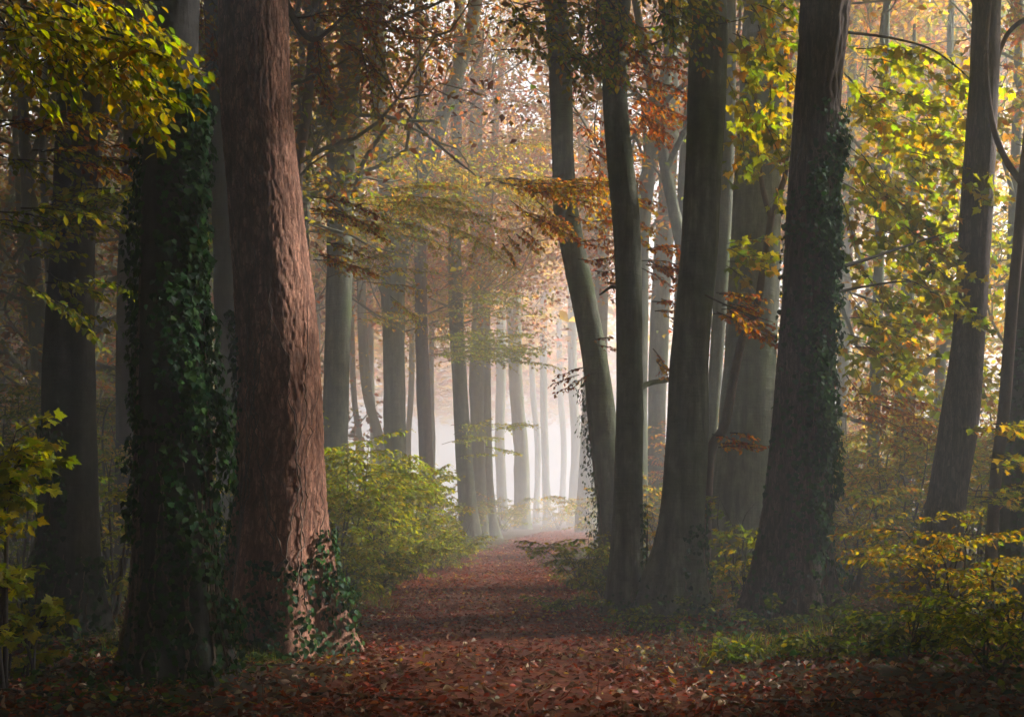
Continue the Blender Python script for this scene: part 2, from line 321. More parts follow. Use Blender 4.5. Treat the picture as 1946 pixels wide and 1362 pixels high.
# ------------------------------------------------------------------ trunks
class Trunk: pass
def trunk(px, d, segs=20, dz=0.12, bark='beech', top=17.0, flare=0.45, seed=0, lobes=5, base_y=None, lean=(0, 0), dys=None):
    """px: [(x, y, width)] from top to bottom in the photograph, at distance d"""
    t = Trunk(); px = sorted(px, key=lambda p: -p[1])
    pts = []
    for k, (x, y, w) in enumerate(px):
        p = at(x, y, d + (dys[k] if dys else 0)); pts.append((p[0], p[1], p[2], w / 2 / FPX * d))
    b = pts[0]; gz = float(h(b[0], b[1]))
    if b[2] > gz + 0.05:
        dx = (pts[0][0] - pts[1][0]) / max(pts[1][2] - pts[0][2], 0.2); pts.insert(0, (b[0] + dx * (b[2] - gz) * 0.8, b[1], gz, b[3] * 1.06))
    z0 = gz - 0.25; pts.insert(0, (pts[0][0], pts[0][1], z0, pts[0][3]))
    e = pts[-1]; p2 = pts[-2]
    if top > e[2] + 0.5:
        s = (e[0] - p2[0]) / max(e[2] - p2[2], 0.3); n = 4
        for k in range(1, n + 1):
            q = k / n; dzz = (top - e[2]) * q
            pts.append((e[0] + s * dzz * (1 - 0.4 * q) + lean[0] * dzz, e[1] + lean[1] * dzz, e[2] + dzz, e[3] * (1 - 0.8 * q)))
    P = np.array(pts); C = curve(P, 160); order = np.argsort(C[:, 2]); C = C[order]
    t.z0, t.z1 = gz, C[-1, 2]; t.d = d
    t.c = lambda z: np.stack([np.interp(z, C[:, 2], C[:, 0]), np.interp(z, C[:, 2], C[:, 1])], -1)
    t.r = lambda z: np.interp(z, C[:, 2], C[:, 3])
    vis = CAMH + (HY + 120) / FPX * d
    zs = np.concatenate([np.arange(z0, min(vis, t.z1), dz), np.arange(min(vis, t.z1), t.z1, max(dz, 0.4)), [t.z1]])
    th = np.arange(segs) * 2 * math.pi / segs
    Z, TH = np.meshgrid(zs, th, indexing='ij'); R = t.r(Z); c = t.c(zs)
    z = (Z - gz)
    lob = 0.5 + 0.5 * np.cos(lobes * TH + seed * 1.7 + 0.8 * np.sin(2 * TH + seed))
    fl = flare * np.exp(-np.maximum(z, 0) / (0.8 * np.maximum(R, .15) / .35)) * (0.35 + 0.85 * lob)
    Rr = R * (1 + fl)
    S = np.stack([np.cos(TH) * R, np.sin(TH) * R, Z], -1)
    disp = (0.035 if bark == 'plate' else 0.08) * R * fbm(S * np.array([1.5, 1.5, 0.7]) + seed * 11, seed, 2) * 2
    if bark == 'plate':
        U = TH * np.mean(R[:20]) ; W = Z + 0.03 * vnoise(S * 9, 3)
        U = U + 0.02 * vnoise(S * np.array([12, 12, 6]), 4); per = int(round(2 * math.pi * np.mean(R[:20]) / 0.047)); cu = U / (2 * math.pi * np.mean(R[:20])) * per; cv = W / 0.19
        ci = np.floor(cu).astype(int); cj = np.floor(cv).astype(int); F1 = np.full(cu.shape, 9.0); F2 = F1.copy(); ID = np.zeros(cu.shape)
        for di in (-1, 0, 1):
            for dj in (-1, 0, 1):
                ii = (ci + di) % per; jj = cj + dj
                fx = (ci + di) + hash3(ii, jj, ii * 0, 1); fy = jj + hash3(ii, jj, ii * 0, 2)
                D = np.hypot((cu - fx), (cv - fy)); nid = hash3(ii, jj, ii * 0, 3)
                m1 = D < F1; F2 = np.where(m1, F1, np.minimum(F2, D)); ID = np.where(m1, nid, ID); F1 = np.where(m1, D, F1)
        rdg = np.abs(vnoise(S * np.array([42, 42, 6.5]) + 0.5 * vnoise(S * 8, 12)[..., None], 15)); disp = disp + 0.010 * sst(0.0, 0.14, F2 - F1) + 0.009 * ID + 0.007 * sst(0, .25, rdg) + 0.008 * fbm(S * np.array([44, 44, 16]), 8, 2) - 0.018
    elif bark == 'furrow':
        q = np.abs(vnoise(np.stack([np.cos(TH) * R * 21, np.sin(TH) * R * 21, Z * 2.6], -1) + 0.6 * vnoise(S * 6, 2)[..., None], 6))
        disp = disp + 0.022 * sst(0, 0.35, q) + 0.006 * fbm(S * 25, 3, 2) - 0.012
    else:
        disp = disp + 0.006 * fbm(S * np.array([7, 7, 2.5]), seed + 3, 3)
        rk = np.random.default_rng(seed + 77)
        for _ in range(11):                                   # branch scars
            tz = gz + rk.uniform(0.8, 7); tt = rk.uniform(-math.pi, 0); dd = ((np.angle(np.exp(1j * (TH - tt))) * R) / 0.06) ** 2 + ((Z - tz) / 0.045) ** 2
            disp = disp + rk.uniform(.014, .034) * np.exp(-dd) - rk.uniform(.01, .03) * np.exp(-4 * dd)
    t.disp0 = 0.012
    RR = Rr + disp
    V = np.stack([c[:, None, 0] + RR * np.cos(TH), c[:, None, 1] + RR * np.sin(TH), Z], -1).reshape(-1, 3)
    n = len(zs); ii = np.arange(n - 1)[:, None] * segs; jj = np.arange(segs)[None, :]; j2 = (jj + 1) % segs
    t.V = V; t.Q = np.stack([ii + jj, ii + j2, ii + segs + j2, ii + segs + jj], -1).reshape(-1, 4)
    t.base = np.array([*t.c(np.array([gz]))[0], gz])
    t.flare = lambda z, th: flare * np.exp(-np.maximum(z - gz, 0) / (0.8 * np.maximum(t.r(z), .15) / .35)) * (0.35 + 0.85 * (0.5 + 0.5 * np.cos(lobes * th + seed * 1.7 + 0.8 * np.sin(2 * th + seed))))
    return t

def on_trunk(t, z, th, off=0.0):
    c = t.c(z); r = t.r(z) * (1 + t.flare(z, th)) + off
    return np.stack([c[..., 0] + r * np.cos(th), c[..., 1] + r * np.sin(th), z], -1)

def add_stem(acc, px, d, seg=10, ddy=0.0):
    """extra stem through photograph pixels (x, y, width), bottom first"""
    P = np.array([[*at(x, y, d + ddy * k), w / 2 / FPX * d] for k, (x, y, w) in enumerate(px)])
    C = curve(P, max(10, 6 * len(P))); acc.tube(C[:, :3], C[:, 3], seg)
    return C

def grow(p, dr, length, r, depth, rng, out, up=0.25, n=7, wob=0.35, kids=3):
    pts = [np.array(p, float)]; d = unit(dr); s = length / (n - 1)
    for k in range(n - 1):
        d = unit(d + rng.normal(0, wob, 3) * 0.5 + np.array([0, 0, up * 0.3])); pts.append(pts[-1] + d * s)
    P = np.array(pts); out.append((P, np.linspace(r, r * 0.35, n), depth))
    if depth > 0:
        for _ in range(kids):
            k = int(rng.integers(2, n)); q = P[k]; dd = unit(P[k] - P[k - 1]); side = unit(np.cross(dd, rng.normal(0, 1, 3)))
            grow(q, dd * 0.6 + side * 0.8, length * rng.uniform(0.45, 0.7), r * 0.5, depth - 1, rng, out, up * 0.6, n, wob, kids)

# gaps cut in the leaves along the sun's direction to light chosen spots: (point, radius, how thin)
_s = np.array(SUN)
THIN = [(np.array([-2.15, 13.2, z]), .95, .9) for z in np.arange(1.5, 7.2, .9)]
THIN += [(at(x, y, d), r, q) for x, y, d, r, q in [(680, 400, 31, 2.0, .9), (800, 380, 34, 2.0, .9), (900, 330, 39, 2.2, .85), (1700, 350, 19.5, 1.7, .95), (1680, 550, 19.5, 1.6, .95), (1650, 200, 19.5, 1.5, .95), (1760, 150, 20, 1.4, .88), (1440, 150, 19, 1.2, .85), (1450, 20, 19, 1.0, .75),
         (150, 90, 9.7, 1.1, .9), (280, 150, 9.6, .9, .93), (40, 40, 9.7, .9, .9), (1030, 400, 21.5, 1.4, .92), (1080, 60, 16.5, 1.1, .85), (1230, 60, 16.8, 1.1, .85), (1240, 180, 20, 1.0, .85), (1800, 1130, 13, 1.2, .96), (1920, 1150, 12.4, 1.0, .95), (1690, 1200, 12, .7, .85),
         (0, 760, 9.7, .85, .96), (40, 1050, 10, .75, .92), (690, 900, 25.5, 2.6, .97), (770, 950, 28.5, 2.2, .97), (1400, 600, 16.4, .8, .75), (1110, 1080, 23.5, 1.0, .85), (1400, 1000, 19.5, .9, .7), (1230, 950, 20.5, .7, .7), (1368, 200, 17.6, .6, .6), (1362, 500, 17.6, .6, .6), (1340, 800, 17.6, .6, .6), (1220, 500, 18, .6, .6), (1225, 800, 18, .6, .6), (385, 250, 11, .75, .72), (390, 420, 11, .75, .72), (395, 590, 11, .75, .72), (400, 760, 11, .75, .72), (400, 930, 11, .75, .7), (400, 1100, 11, .75, .66), (1570, 950, 16.4, .8, .6), (1575, 750, 16.4, .8, .6), (1580, 550, 16.4, .8, .6), (1590, 350, 16.4, .8, .6), (1600, 200, 16.4, .8, .6)]]
THIN += [(np.array([x, y, 0]), r, q) for x, y, r, q in [(.3, 10.8, 2.0, .8), (-.3, 14.5, 2.2, .8), (-.4, 18.8, 2.4, .84), (-.5, 23.5, 2.4, .86), (-.6, 28.5, 2.6, .9), (-.4, 34, 2.4, .86), (3.0, 12.8, 1.6, .82), (4.4, 15, 1.2, .75), (3.2, 19, 1.2, .8)]]
THIN += [(np.array([x, y, z]), r, q) for x, y, z, r, q in [(.3, 44, 0, 2.6, .75), (.9, 52, 0, 2.8, .75), (1.4, 60, 0, 3, .7), (-.4, 36, 0, 2.2, .6), (-4, 42, 3, 2.4, .5), (-3, 33, 4, 2, .6), (-5.5, 38, 5, 2.2, .6),
         (-2.6, 27, 1.5, 1.8, .8), (-3.2, 25, 1.8, 1.5, .8), (-2.2, 30, 1, 1.6, .75), (5.8, 24, 4, 2.4, .7), (8.5, 28, 6, 2.6, .7), (7.5, 31, 3, 2.6, .65), (9.5, 31, 9, 2.5, .7), (5, 31, 8, 2.5, .6)]]
def shade_keep(P, rng):
    keep = np.ones(len(P), bool); u = rng.random(len(P))
    for c, r, q in THIN:
        v = P - c; t = v @ _s; dd = np.linalg.norm(v - t[:, None] * _s, axis=1); keep &= ~((t > 2.2) & (u < q * sst(r * 1.35, r * .75, dd)))
    return keep

def cluster_leaves(centers, n, rng, rh=0.8, rv=0.18, tilt=0.55):
    """leaves in flat layered sprays round each centre"""
    k = rng.integers(0, len(centers), n); o = rng.normal(0, 1, (n, 3)) * np.array([rh, rh, rv]); o[:, 2] -= 0.12 * (o[:, 0] ** 2 + o[:, 1] ** 2) / max(rh, .1)
    pos = np.asarray(centers)[k] + o
    ax = rng.normal(0, 1, (n, 3)) * np.array([1, 1, 0.3]) + np.array([0, 0, -0.35]); nm = np.array([0, 0, 1.0]) + rng.normal(0, tilt, (n, 3))
    g = shade_keep(pos, rng)
    return pos[g], ax[g], nm[g], k[g]

def sprays(acc_t, start, end, rng, nside=9, leaf=0.08, droop=0.12, twig=0.006, wid=0.42, gapf=0.55, seg=(5, 4), m=5):
    """one flat leafy spray: twigs into acc_t, leaf placements back"""
    s = np.asarray(start, float); e = np.asarray(end, float); Ln = np.linalg.norm(e - s); ax = (e - s) / Ln
    n = 8 if m > 3 else 5; t = np.linspace(0, 1, n)[:, None]
    P = s + (e - s) * t + rng.normal(0, 0.02 * Ln, (n, 3)) * t + np.array([0, 0, 1]) * droop * Ln * (t * (1 - t)) * 1.6
    acc_t.tube(P, np.linspace(twig * 1.6, twig * 0.5, n), seg[0])
    side = unit(np.cross(ax, [0, 0, 1.0]) + 1e-6)
    lines = [(P, 1)]
    for k in range(nside):
        q = 0.12 + 0.86 * (k + rng.uniform(0, 0.8)) / nside; p = np.array([np.interp(q, t[:, 0], P[:, c]) for c in range(3)]); sg = 1 if k % 2 else -1
        l = Ln * wid * (1.05 - 0.75 * q) * rng.uniform(0.6, 1.15); dd = unit(ax * 0.75 + side * sg * 0.85 + np.array([0, 0, rng.normal(-0.08, 0.16)]))
        tt = np.linspace(0, 1, m)[:, None]; Q = p + dd * l * tt + np.array([0, 0, -1]) * (0.12 * l) * tt ** 2 + rng.normal(0, 0.015 * Ln, (m, 3)) * tt
        acc_t.tube(Q, np.linspace(twig * 0.7, twig * 0.3, m), seg[1]); lines.append((Q, 0))
    Po, Ax, Nm = [], [], []
    for Q, main in lines:
        l = np.linalg.norm(np.diff(Q, axis=0), axis=1).sum(); k = max(2, int(l / (leaf * gapf))); q = np.linspace(0.15 if main else 0.05, 1, k)
        pp = np.stack([np.interp(q, np.linspace(0, 1, len(Q)), Q[:, c]) for c in range(3)], -1); dd = unit(Q[-1] - Q[0]); sd = unit(np.cross(dd, [0, 0, 1.0]) + 1e-6)
        sg = np.where(np.arange(k) % 2, 1, -1)[:, None]
        Po.append(pp + rng.normal(0, leaf * 0.12, (k, 3))); Ax.append(dd * 0.7 + sd * sg * 0.8 + np.array([0, 0, -0.35]) + rng.normal(0, 0.28, (k, 3))); Nm.append(np.array([0, 0, 1.0]) + rng.normal(0, 0.5, (k, 3)))
    return np.concatenate(Po), np.concatenate(Ax), np.concatenate(Nm)

# the canopy is open where the fog glows: over the far reach of the path and to its right
def openness(x, y):
    pxx = path_x(y)
    far = sst(30, 46, y)
    lat = sst(-.17 * y - 2, -.11 * y - 1, x) * (1 - sst(35, 65, x - pxx))
    return far * lat

# ------------------------------------------------------------------ builders for trees, foliage, ivy, shrubs
def tree(name, label, cat, t, bark, group=None):
    r = thing(name, label, cat, t.base, group)
    a = Acc(); a.add(t.V, t.Q); a.build('trunk', bark, r, t.base)
    return r

def stems(root, base, bark, lst, d, name='limb', ddy=0.0, seg=10):
    for px in lst:
        a = Acc(); add_stem(a, px, d, seg, ddy); a.build(name, bark, root, base)

def crown(root, t, bark, rng, zlo, zhi, nl, nleaf, leaf, palette, spread=4.0, tpl=L_LO, depth=1, rh=0.8, limb_r=0.09):
    cs = []
    for k in range(nl):
        z = rng.uniform(zlo, zhi); az = 2 * math.pi * (k + rng.uniform(0, .7)) / nl; c = t.c(np.array([z]))[0]
        out = []; grow((c[0], c[1], z), (math.cos(az), math.sin(az), rng.uniform(.25, .8)), spread * rng.uniform(.7, 1.15), limb_r * rng.uniform(.7, 1.2), depth, rng, out, kids=4)
        a = Acc()
        for P, R, dp in out:
            a.tube(P if dp else P[::2], R if dp else R[::2], 5 if dp == depth else 3)
            cs += list(P[2 if dp else 1:])
        a.build('limb', bark, root, t.base)
    cs = np.array(cs); pos, ax, nm, k = cluster_leaves(cs, nleaf, rng, rh)
    if leaf > .22 and t.d < 30:
        g = (np.abs(pos[:, 0]) > .42 * pos[:, 1]) | (pos[:, 2] > .4 * pos[:, 1] + CAMH + .3); pos, ax, nm, k = pos[g], ax[g], nm[g], k[g]
    tone = rng.normal(1, 0.16, len(cs)).clip(.6, 1.5)[k][:, None]
    a = Acc(); add_leaves(a, tpl, pos, ax, nm, leaf * rng.uniform(.65, 1.25, len(pos)), pal(palette, len(pos), rng) * tone)
    a.build('crown', M_LEAF, root, t.base, kind='stuff')

def foliage(root, base, fields, rng, leaf, palette, tpl=L_OVATE, nobj=0, name='leaf', nside=9, droop=0.1, wid=0.42, gapf=0.55, twig=0.006, bname='branch', keep=1.0, m=None, m1=None):
    """fields: (x0, y0, x1, y1, d, n, angle, spread_deg, length_px): n leafy sprays starting in that window, heading at that angle (deg, 0 = right, 90 = up)"""
    P, A, Nn, Bi, brs = [], [], [], [], []
    for (x0, y0, x1, y1, d, n, ang, sp, ln) in fields:
        for _ in range(n):
            x, y = x0 + (x1 - x0) * rng.random(), y0 + (y1 - y0) * rng.random(); dd = d + rng.normal(0, 0.035 * d); g = math.radians(ang + rng.uniform(-sp, sp)); l = ln * rng.uniform(.6, 1.25)
            s = at(x, y, dd); e = at(x + math.cos(g) * l, y - math.sin(g) * l, dd + rng.normal(0, 0.5) * l / FPX * dd)
            at_ = Acc(); p, q, w = sprays(at_, s, e, rng, nside, leaf, droop, twig, wid, gapf); brs.append(at_.build(bname, M_TWIG, root, base))
            if keep < 1: kk = rng.random(len(p)) < keep; p, q, w = p[kk], q[kk], w[kk]
            P.append(p); A.append(q); Nn.append(w); Bi.append(np.full(len(p), len(brs) - 1))
    P, A, Nn, Bi = np.concatenate(P), np.concatenate(A), np.concatenate(Nn), np.concatenate(Bi); n = len(P)
    C = pal(palette, n, rng); S = leaf * rng.uniform(.65, 1.2, n)
    vis = (P[:, 1] > 1) & (np.abs((P[:, 0]) / P[:, 1]) < 0.41) & ((P[:, 2] - CAMH) / P[:, 1] < 0.4)
    o = np.zeros(n, bool)
    if nobj:
        idx = np.nonzero(vis)[0]; idx = rng.permutation(idx)[:nobj]; o[idx] = True
        leaf_objects(name, tpl, m1 or M_LEAF1, [brs[b] for b in Bi[o]], base, P[o], A[o], Nn[o], S[o], C[o])
    a = Acc(); add_leaves(a, tpl, P[~o], A[~o], Nn[~o], S[~o], C[~o]); a.build('foliage', m or M_LEAF, root, base, kind='stuff')
    return n

def limb(root, base, P, R, bark, seg=8, name='limb'):
    a = Acc(); C = curve(np.hstack([np.asarray(P, float), np.asarray(R, float)[:, None]]), 8 * len(P)); a.tube(C[:, :3], np.maximum(C[:, 3], 0.003), seg); return a.build(name, bark, root, base)

def ivy(label, t, rng, n, spans, leaf=0.075, nobj=300, nstem=9, off=0.07, patch=1.6, name='climbing_ivy'):
    """spans: (z_low, z_high, angle_centre_deg, angle_spread_deg, weight); -90 faces the camera, 0 the right"""
    r = thing(name, label, 'ivy', t.base + np.array([0, -t.r(t.z0), 0]), None); base = np.array(r.location)
    w = np.array([s[4] * (s[1] - s[0]) for s in spans]); k = rng.choice(len(spans), n * 2, p=w / w.sum()); S = np.array(spans)[k]
    z = t.z0 + S[:, 0] + (S[:, 1] - S[:, 0]) * rng.random(len(S)); th = np.radians(S[:, 2] + S[:, 3] * rng.uniform(-1, 1, len(S)))
    dens = fbm(np.stack([np.cos(th) * patch, np.sin(th) * patch, z * patch], -1), 31, 3)
    kp = dens > rng.uniform(-0.55, 0.35, len(z)); z, th = z[kp][:n], th[kp][:n]
    thick = off * (0.25 + 1.4 * sst(-0.2, 0.5, dens[kp][:n]))
    P = on_trunk(t, z, th, 0.012 + thick * rng.random(len(z)) ** 0.7)
    rad = np.stack([np.cos(th), np.sin(th), th * 0], -1)
    A = np.array([0, 0, -1.0]) + rad * 0.35 + rng.normal(0, .42, P.shape); Nn = rad + np.array([0, 0, 0.45]) + rng.normal(0, .38, P.shape)
    C = pal('ivy', len(P), rng, .3); Sz = leaf * rng.uniform(.5, 1.25, len(P))
    for q in range(nstem):
        s = spans[int(rng.integers(0, len(spans)))]; a0 = math.radians(s[2] + s[3] * rng.uniform(-.9, .9)); zz = np.linspace(t.z0 + 0.02, t.z0 + rng.uniform(s[0] + .4 * (s[1] - s[0]), s[1]), 26)
        aa = a0 + np.cumsum(rng.normal(0, .05, 26)); a = Acc(); a.tube(on_trunk(t, zz, aa, 0.016), np.linspace(.011, .004, 26), 5); a.build('stem', M_VINE, r, base)
    front = (np.sin(th) < 0.3) & ((P[:, 2] - CAMH) / P[:, 1] < 0.39); idx = np.nonzero(front)[0]; o = np.zeros(len(P), bool)
    o[idx[np.argsort(-Sz[idx] + rng.normal(0, .02, len(idx)))][:nobj]] = True
    if nobj: leaf_objects('ivy_leaf', L_IVY, M_IVY1, r, base, P[o], A[o], Nn[o], Sz[o], C[o])
    a = Acc(); add_leaves(a, L_IVY if t.d < 12 else (L_HERB if t.d < 22 else L_LO), P[~o], A[~o], Nn[~o], Sz[~o], C[~o]); a.build('foliage', M_IVY, r, base, kind='stuff')
    return r

def shrub(label, x, d, hgt, rad, rng, palette, leaf=0.08, nst=7, tpl=L_LO, nobj=0, cat='shrub', name='shrub', group=None, nside=7, dens=1.0, per=5, base=None, flat=0.25, gapf=0.6):
    X0 = (x - HX) / FPX * d if base is None else base[0]; b = np.array([X0, d, float(h(X0, d))])
    r = thing(name, label, cat, b, group); P, Q, W, Bi, brs = [], [], [], [], []
    for k in range(nst):
        az = 2 * math.pi * (k + rng.uniform(0, .8)) / nst; rr = rad * rng.uniform(.25, .95); top = b + np.array([math.cos(az) * rr, math.sin(az) * rr, hgt * rng.uniform(.6, 1.0) * (1 - .25 * (rr / rad) ** 2)])
        mid = b + (top - b) * .5 + np.array([0, 0, .12 * hgt]) + rng.normal(0, .06 * hgt, 3); st = b + np.array([rng.normal(0, .07), rng.normal(0, .07), -.03])
        C = curve(np.array([st, mid, top]), 12); A_ = Acc(); A_.tube(C, np.linspace(.007 + .006 * hgt, .003, 12), 6)
        for _ in range(max(1, int(per * dens))):
            q = int(rng.integers(2, 12)); s = C[q]; a2 = az + rng.normal(0, 1.2); l = rad * rng.uniform(.35, .75)
            e = s + np.array([math.cos(a2) * l, math.sin(a2) * l, rng.normal(flat * .25, flat) * l])
            e[2] = max(e[2], b[2] + .1)
            p, ax, nm = sprays(A_, s, e, rng, nside, leaf, .1, .004, .45, gapf, (3, 3), 3); P.append(p); Q.append(ax); W.append(nm); Bi.append(np.full(len(p), k))
        brs.append(A_.build('stem', M_TWIG, r, b))
    P, Q, W, Bi = np.concatenate(P), np.concatenate(Q), np.concatenate(W), np.concatenate(Bi); n = len(P); C = pal(palette, n, rng) ; S = leaf * rng.uniform(.6, 1.25, n)
    o = np.zeros(n, bool)
    if nobj:
        vis = (np.abs(P[:, 0] / P[:, 1]) < .405) & ((CAMH - P[:, 2]) / P[:, 1] < .165); idx = rng.permutation(np.nonzero(vis)[0])[:nobj]; o[idx] = True
        leaf_objects('leaf', tpl, M_LEAF1, [brs[q] for q in Bi[o]], b, P[o], Q[o], W[o], S[o], C[o])
    if d > 16 and tpl is L_OVATE: tpl = L_MID
    a = Acc(); add_leaves(a, tpl, P[~o], Q[~o], W[~o], S[~o], C[~o]); a.build('foliage', M_LEAF, r, b, kind='stuff')
    return r

def R_(s): return np.random.default_rng(s)

# ------------------------------------------------------------------ the trees one can tell apart, nearest first
# left: ivy-clad tree, red-barked tree, dark tree
t2 = trunk([(337, 0, 82), (326, 200, 98), (322, 500, 112), (324, 700, 124), (329, 900, 132), (332, 1150, 138), (333, 1300, 146)], 11.0, 40, .07, 'beech', 15, .65, 2)
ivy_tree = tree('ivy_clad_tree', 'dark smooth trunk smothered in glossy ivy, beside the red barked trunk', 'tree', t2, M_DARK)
ivy('thick glossy ivy hanging in curtains from the dark trunk beside the red one', t2, R_(1), 5200,
    [(0.1, 5.1, -35, 62, 1.0), (2.0, 5.0, -10, 45, 1.3), (1.2, 4.6, -165, 40, .75), (0.0, 2.2, -60, 80, .45)], .064, 300, 26, .15)
t3 = trunk([(481, 0, 128), (486, 200, 133), (506, 400, 139), (525, 600, 148), (533, 800, 148), (534, 1000, 152), (533, 1150, 160), (534, 1240, 172)], 13.4, 190, .021, 'plate', 17, .75, 4, 6)
red_tree = tree('red_bark_tree', 'thick trunk with flaking red brown bark, brightest trunk by the path', 'tree', t3, M_RED)
ivy('ragged ivy round the foot of the red barked trunk', t3, R_(2), 1700, [(0.0, 1.0, -60, 55, 1.0), (.55, 1.3, -8, 26, .8), (.3, 3.6, -172, 26, .5), (0.0, .5, -90, 90, 1.0)], .062, 220, 0, .12)
rng = R_(3); vn = thing('bare_creeper', 'thin bare creeper stems winding over the red flaking bark', 'creeper', t3.base + np.array([0, -t3.r(t3.z0), 0]))
for q in range(9):
    z0_ = rng.uniform(0, 1.6); z1_ = z0_ + rng.uniform(1.2, 3.2); zz = np.linspace(z0_, z1_, 40); aa = math.radians(rng.uniform(-150, -40)) + np.cumsum(rng.normal(rng.choice([-.02, .02]), .05, 40))
    a = Acc(); a.tube(on_trunk(t3, zz + t3.z0, aa, .03), np.linspace(.009, .004, 40), 5); a.build('stem', M_VINE, vn, np.array(vn.location))
t1 = trunk([(150, 130, 74), (149, 200, 80), (140, 450, 86), (132, 700, 95), (132, 950, 96), (131, 1100, 100), (131, 1220, 108)], 14.2, 30, .09, 'beech', 16, .6, 7)
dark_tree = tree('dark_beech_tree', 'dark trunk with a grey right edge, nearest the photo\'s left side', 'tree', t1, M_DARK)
ivy('sparse dark ivy on the lower half of the trunk nearest the photo\'s left side', t1, R_(4), 900, [(0, 2.4, -140, 60, 1), (0, .9, -80, 80, .8)], .075, 120, 8, .08)
# right: leaning pair, big beech, ivy tree
t12 = trunk([(1166, 40, 52), (1168, 100, 51), (1170, 200, 50), (1178, 300, 52), (1188, 400, 54), (1193, 500, 53), (1195, 600, 53), (1196, 800, 54), (1192, 1000, 58), (1188, 1150, 66)], 18.0, 32, .09, 'beech', 7.6, .55, 11)
straight_beech = tree('forked_beech_tree', 'slim grey beech forking at the very top, standing against the leaning beech', 'tree', t12, M_BEECH)
stems(straight_beech, t12.base, M_BEECH, [[(1166, 75, 46), (1150, 0, 34), (1120, -120, 28), (1090, -330, 20)], [(1170, 75, 42), (1184, 0, 32), (1200, -130, 26), (1240, -350, 18)]], 18.0)
ivy('thin ivy strands on the foot of the slim forked beech', t12, R_(5), 260, [(0, 1.6, -20, 30, 1), (0, .4, -90, 60, .5)], .06, 60, 4, .05)
t11 = trunk([(1050, -60, 44), (1055, 0, 45), (1063, 100, 42), (1067, 200, 43), (1070, 300, 44), (1076, 400, 47), (1095, 500, 50), (1115, 600, 49), (1133, 700, 52), (1150, 850, 54), (1167, 1000, 54), (1171, 1080, 56)], 25.0, 28, .12, 'beech', 17, .5, 13)
lean_beech = tree('leaning_beech_tree', 'grey beech leaning out over the path, bent away from its neighbours', 'tree', t11, M_BEECH)
ivy('ivy trailing down the path side of the leaning beech', t11, R_(6), 620, [(.3, 4.0, 178, 40, 1)], .08, 90, 4, .22, name='climbing_ivy')
t13 = trunk([(1343, 0, 72), (1345, 100, 70), (1338, 300, 70), (1327, 500, 74), (1310, 700, 76), (1305, 850, 80), (1293, 1000, 85), (1277, 1120, 96), (1270, 1175, 100)], 17.6, 40, .08, 'beech', 17, .8, 17, 6)
big_beech = tree('smooth_beech_tree', 'broad smooth grey beech trunk with a pale right edge, between slim beech and ivy tree', 'tree', t13, M_BEECH)
ivy('small ivy tufts round the base of the broad smooth beech', t13, R_(7), 420, [(0, 1.3, -40, 45, 1), (0, .5, -90, 70, .7), (.6, 1.6, -15, 12, .8)], .065, 90, 5, .06)
t18 = trunk([(1570, 0, 90), (1562, 100, 90), (1553, 200, 90), (1540, 400, 92), (1532, 600, 96), (1523, 800, 104), (1508, 1000, 110), (1493, 1190, 124)], 16.4, 110, .035, 'furrow', 16, .75, 19)
rough_tree = tree('rough_bark_tree', 'furrowed dark brown trunk with an ivy column on its right flank', 'tree', t18, M_FURR)
ivy('dense green ivy column running up the furrowed brown trunk', t18, R_(8), 6000, [(.6, 6.2, -20, 55, 1.6), (.8, 5.8, -70, 40, .5), (1.6, 3.4, -25, 40, .6), (5.4, 6.6, -40, 70, .8), (0, 5.5, -120, 50, .25), (0, .8, -70, 70, .5)], .068, 300, 20, .12)
t15 = trunk([(1447, 100, 80), (1442, 300, 86), (1435, 500, 92), (1425, 700, 100), (1410, 900, 106), (1396, 1050, 116), (1390, 1115, 128)], 24.8, 28, .13, 'beech', 18, .5, 23)
shade_tree = tree('massive_beech_tree', 'massive shaded grey trunk standing behind the broad smooth beech', 'tree', t15, M_BEECH)
ivy('ivy fringe down the right edge of the massive shaded trunk', t15, R_(9), 500, [(.3, 5.0, -5, 22, 1)], .08, 60, 3, .12)
t14 = trunk([(1386, 60, 25), (1385, 200, 25), (1378, 400, 26), (1367, 600, 26), (1353, 800, 24), (1346, 1000, 26)], 27.0, 14, .2, 'beech', 16, .2, 29)
slim_tree = tree('slender_beech_tree', 'slender trunk squeezed between the broad smooth beech and the massive one', 'tree', t14, M_BEECH)
t19 = trunk([(1875, 0, 52), (1868, 200, 58), (1856, 400, 62), (1845, 600, 62), (1823, 800, 68), (1798, 950, 76), (1768, 1110, 92)], 18.8, 30, .1, 'beech', 16, .3, 31)
right_tree = tree('brown_maple_tree', 'dark brown leaning trunk behind the yellow shrub, maple leaves beside it', 'tree', t19, M_FURR)
t21 = trunk([(1985, 200, 58), (1965, 500, 60), (1946, 750, 64), (1935, 950, 72), (1928, 1140, 90)], 19.5, 26, .12, 'beech', 15, .35, 37)
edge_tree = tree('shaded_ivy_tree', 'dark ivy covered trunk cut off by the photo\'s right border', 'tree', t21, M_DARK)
ivy('dark ivy coat over the trunk cut off by the photo\'s right border', t21, R_(10), 900, [(0, 4.2, -120, 70, 1), (0, .8, -90, 80, 1)], .085, 120, 4, .14)
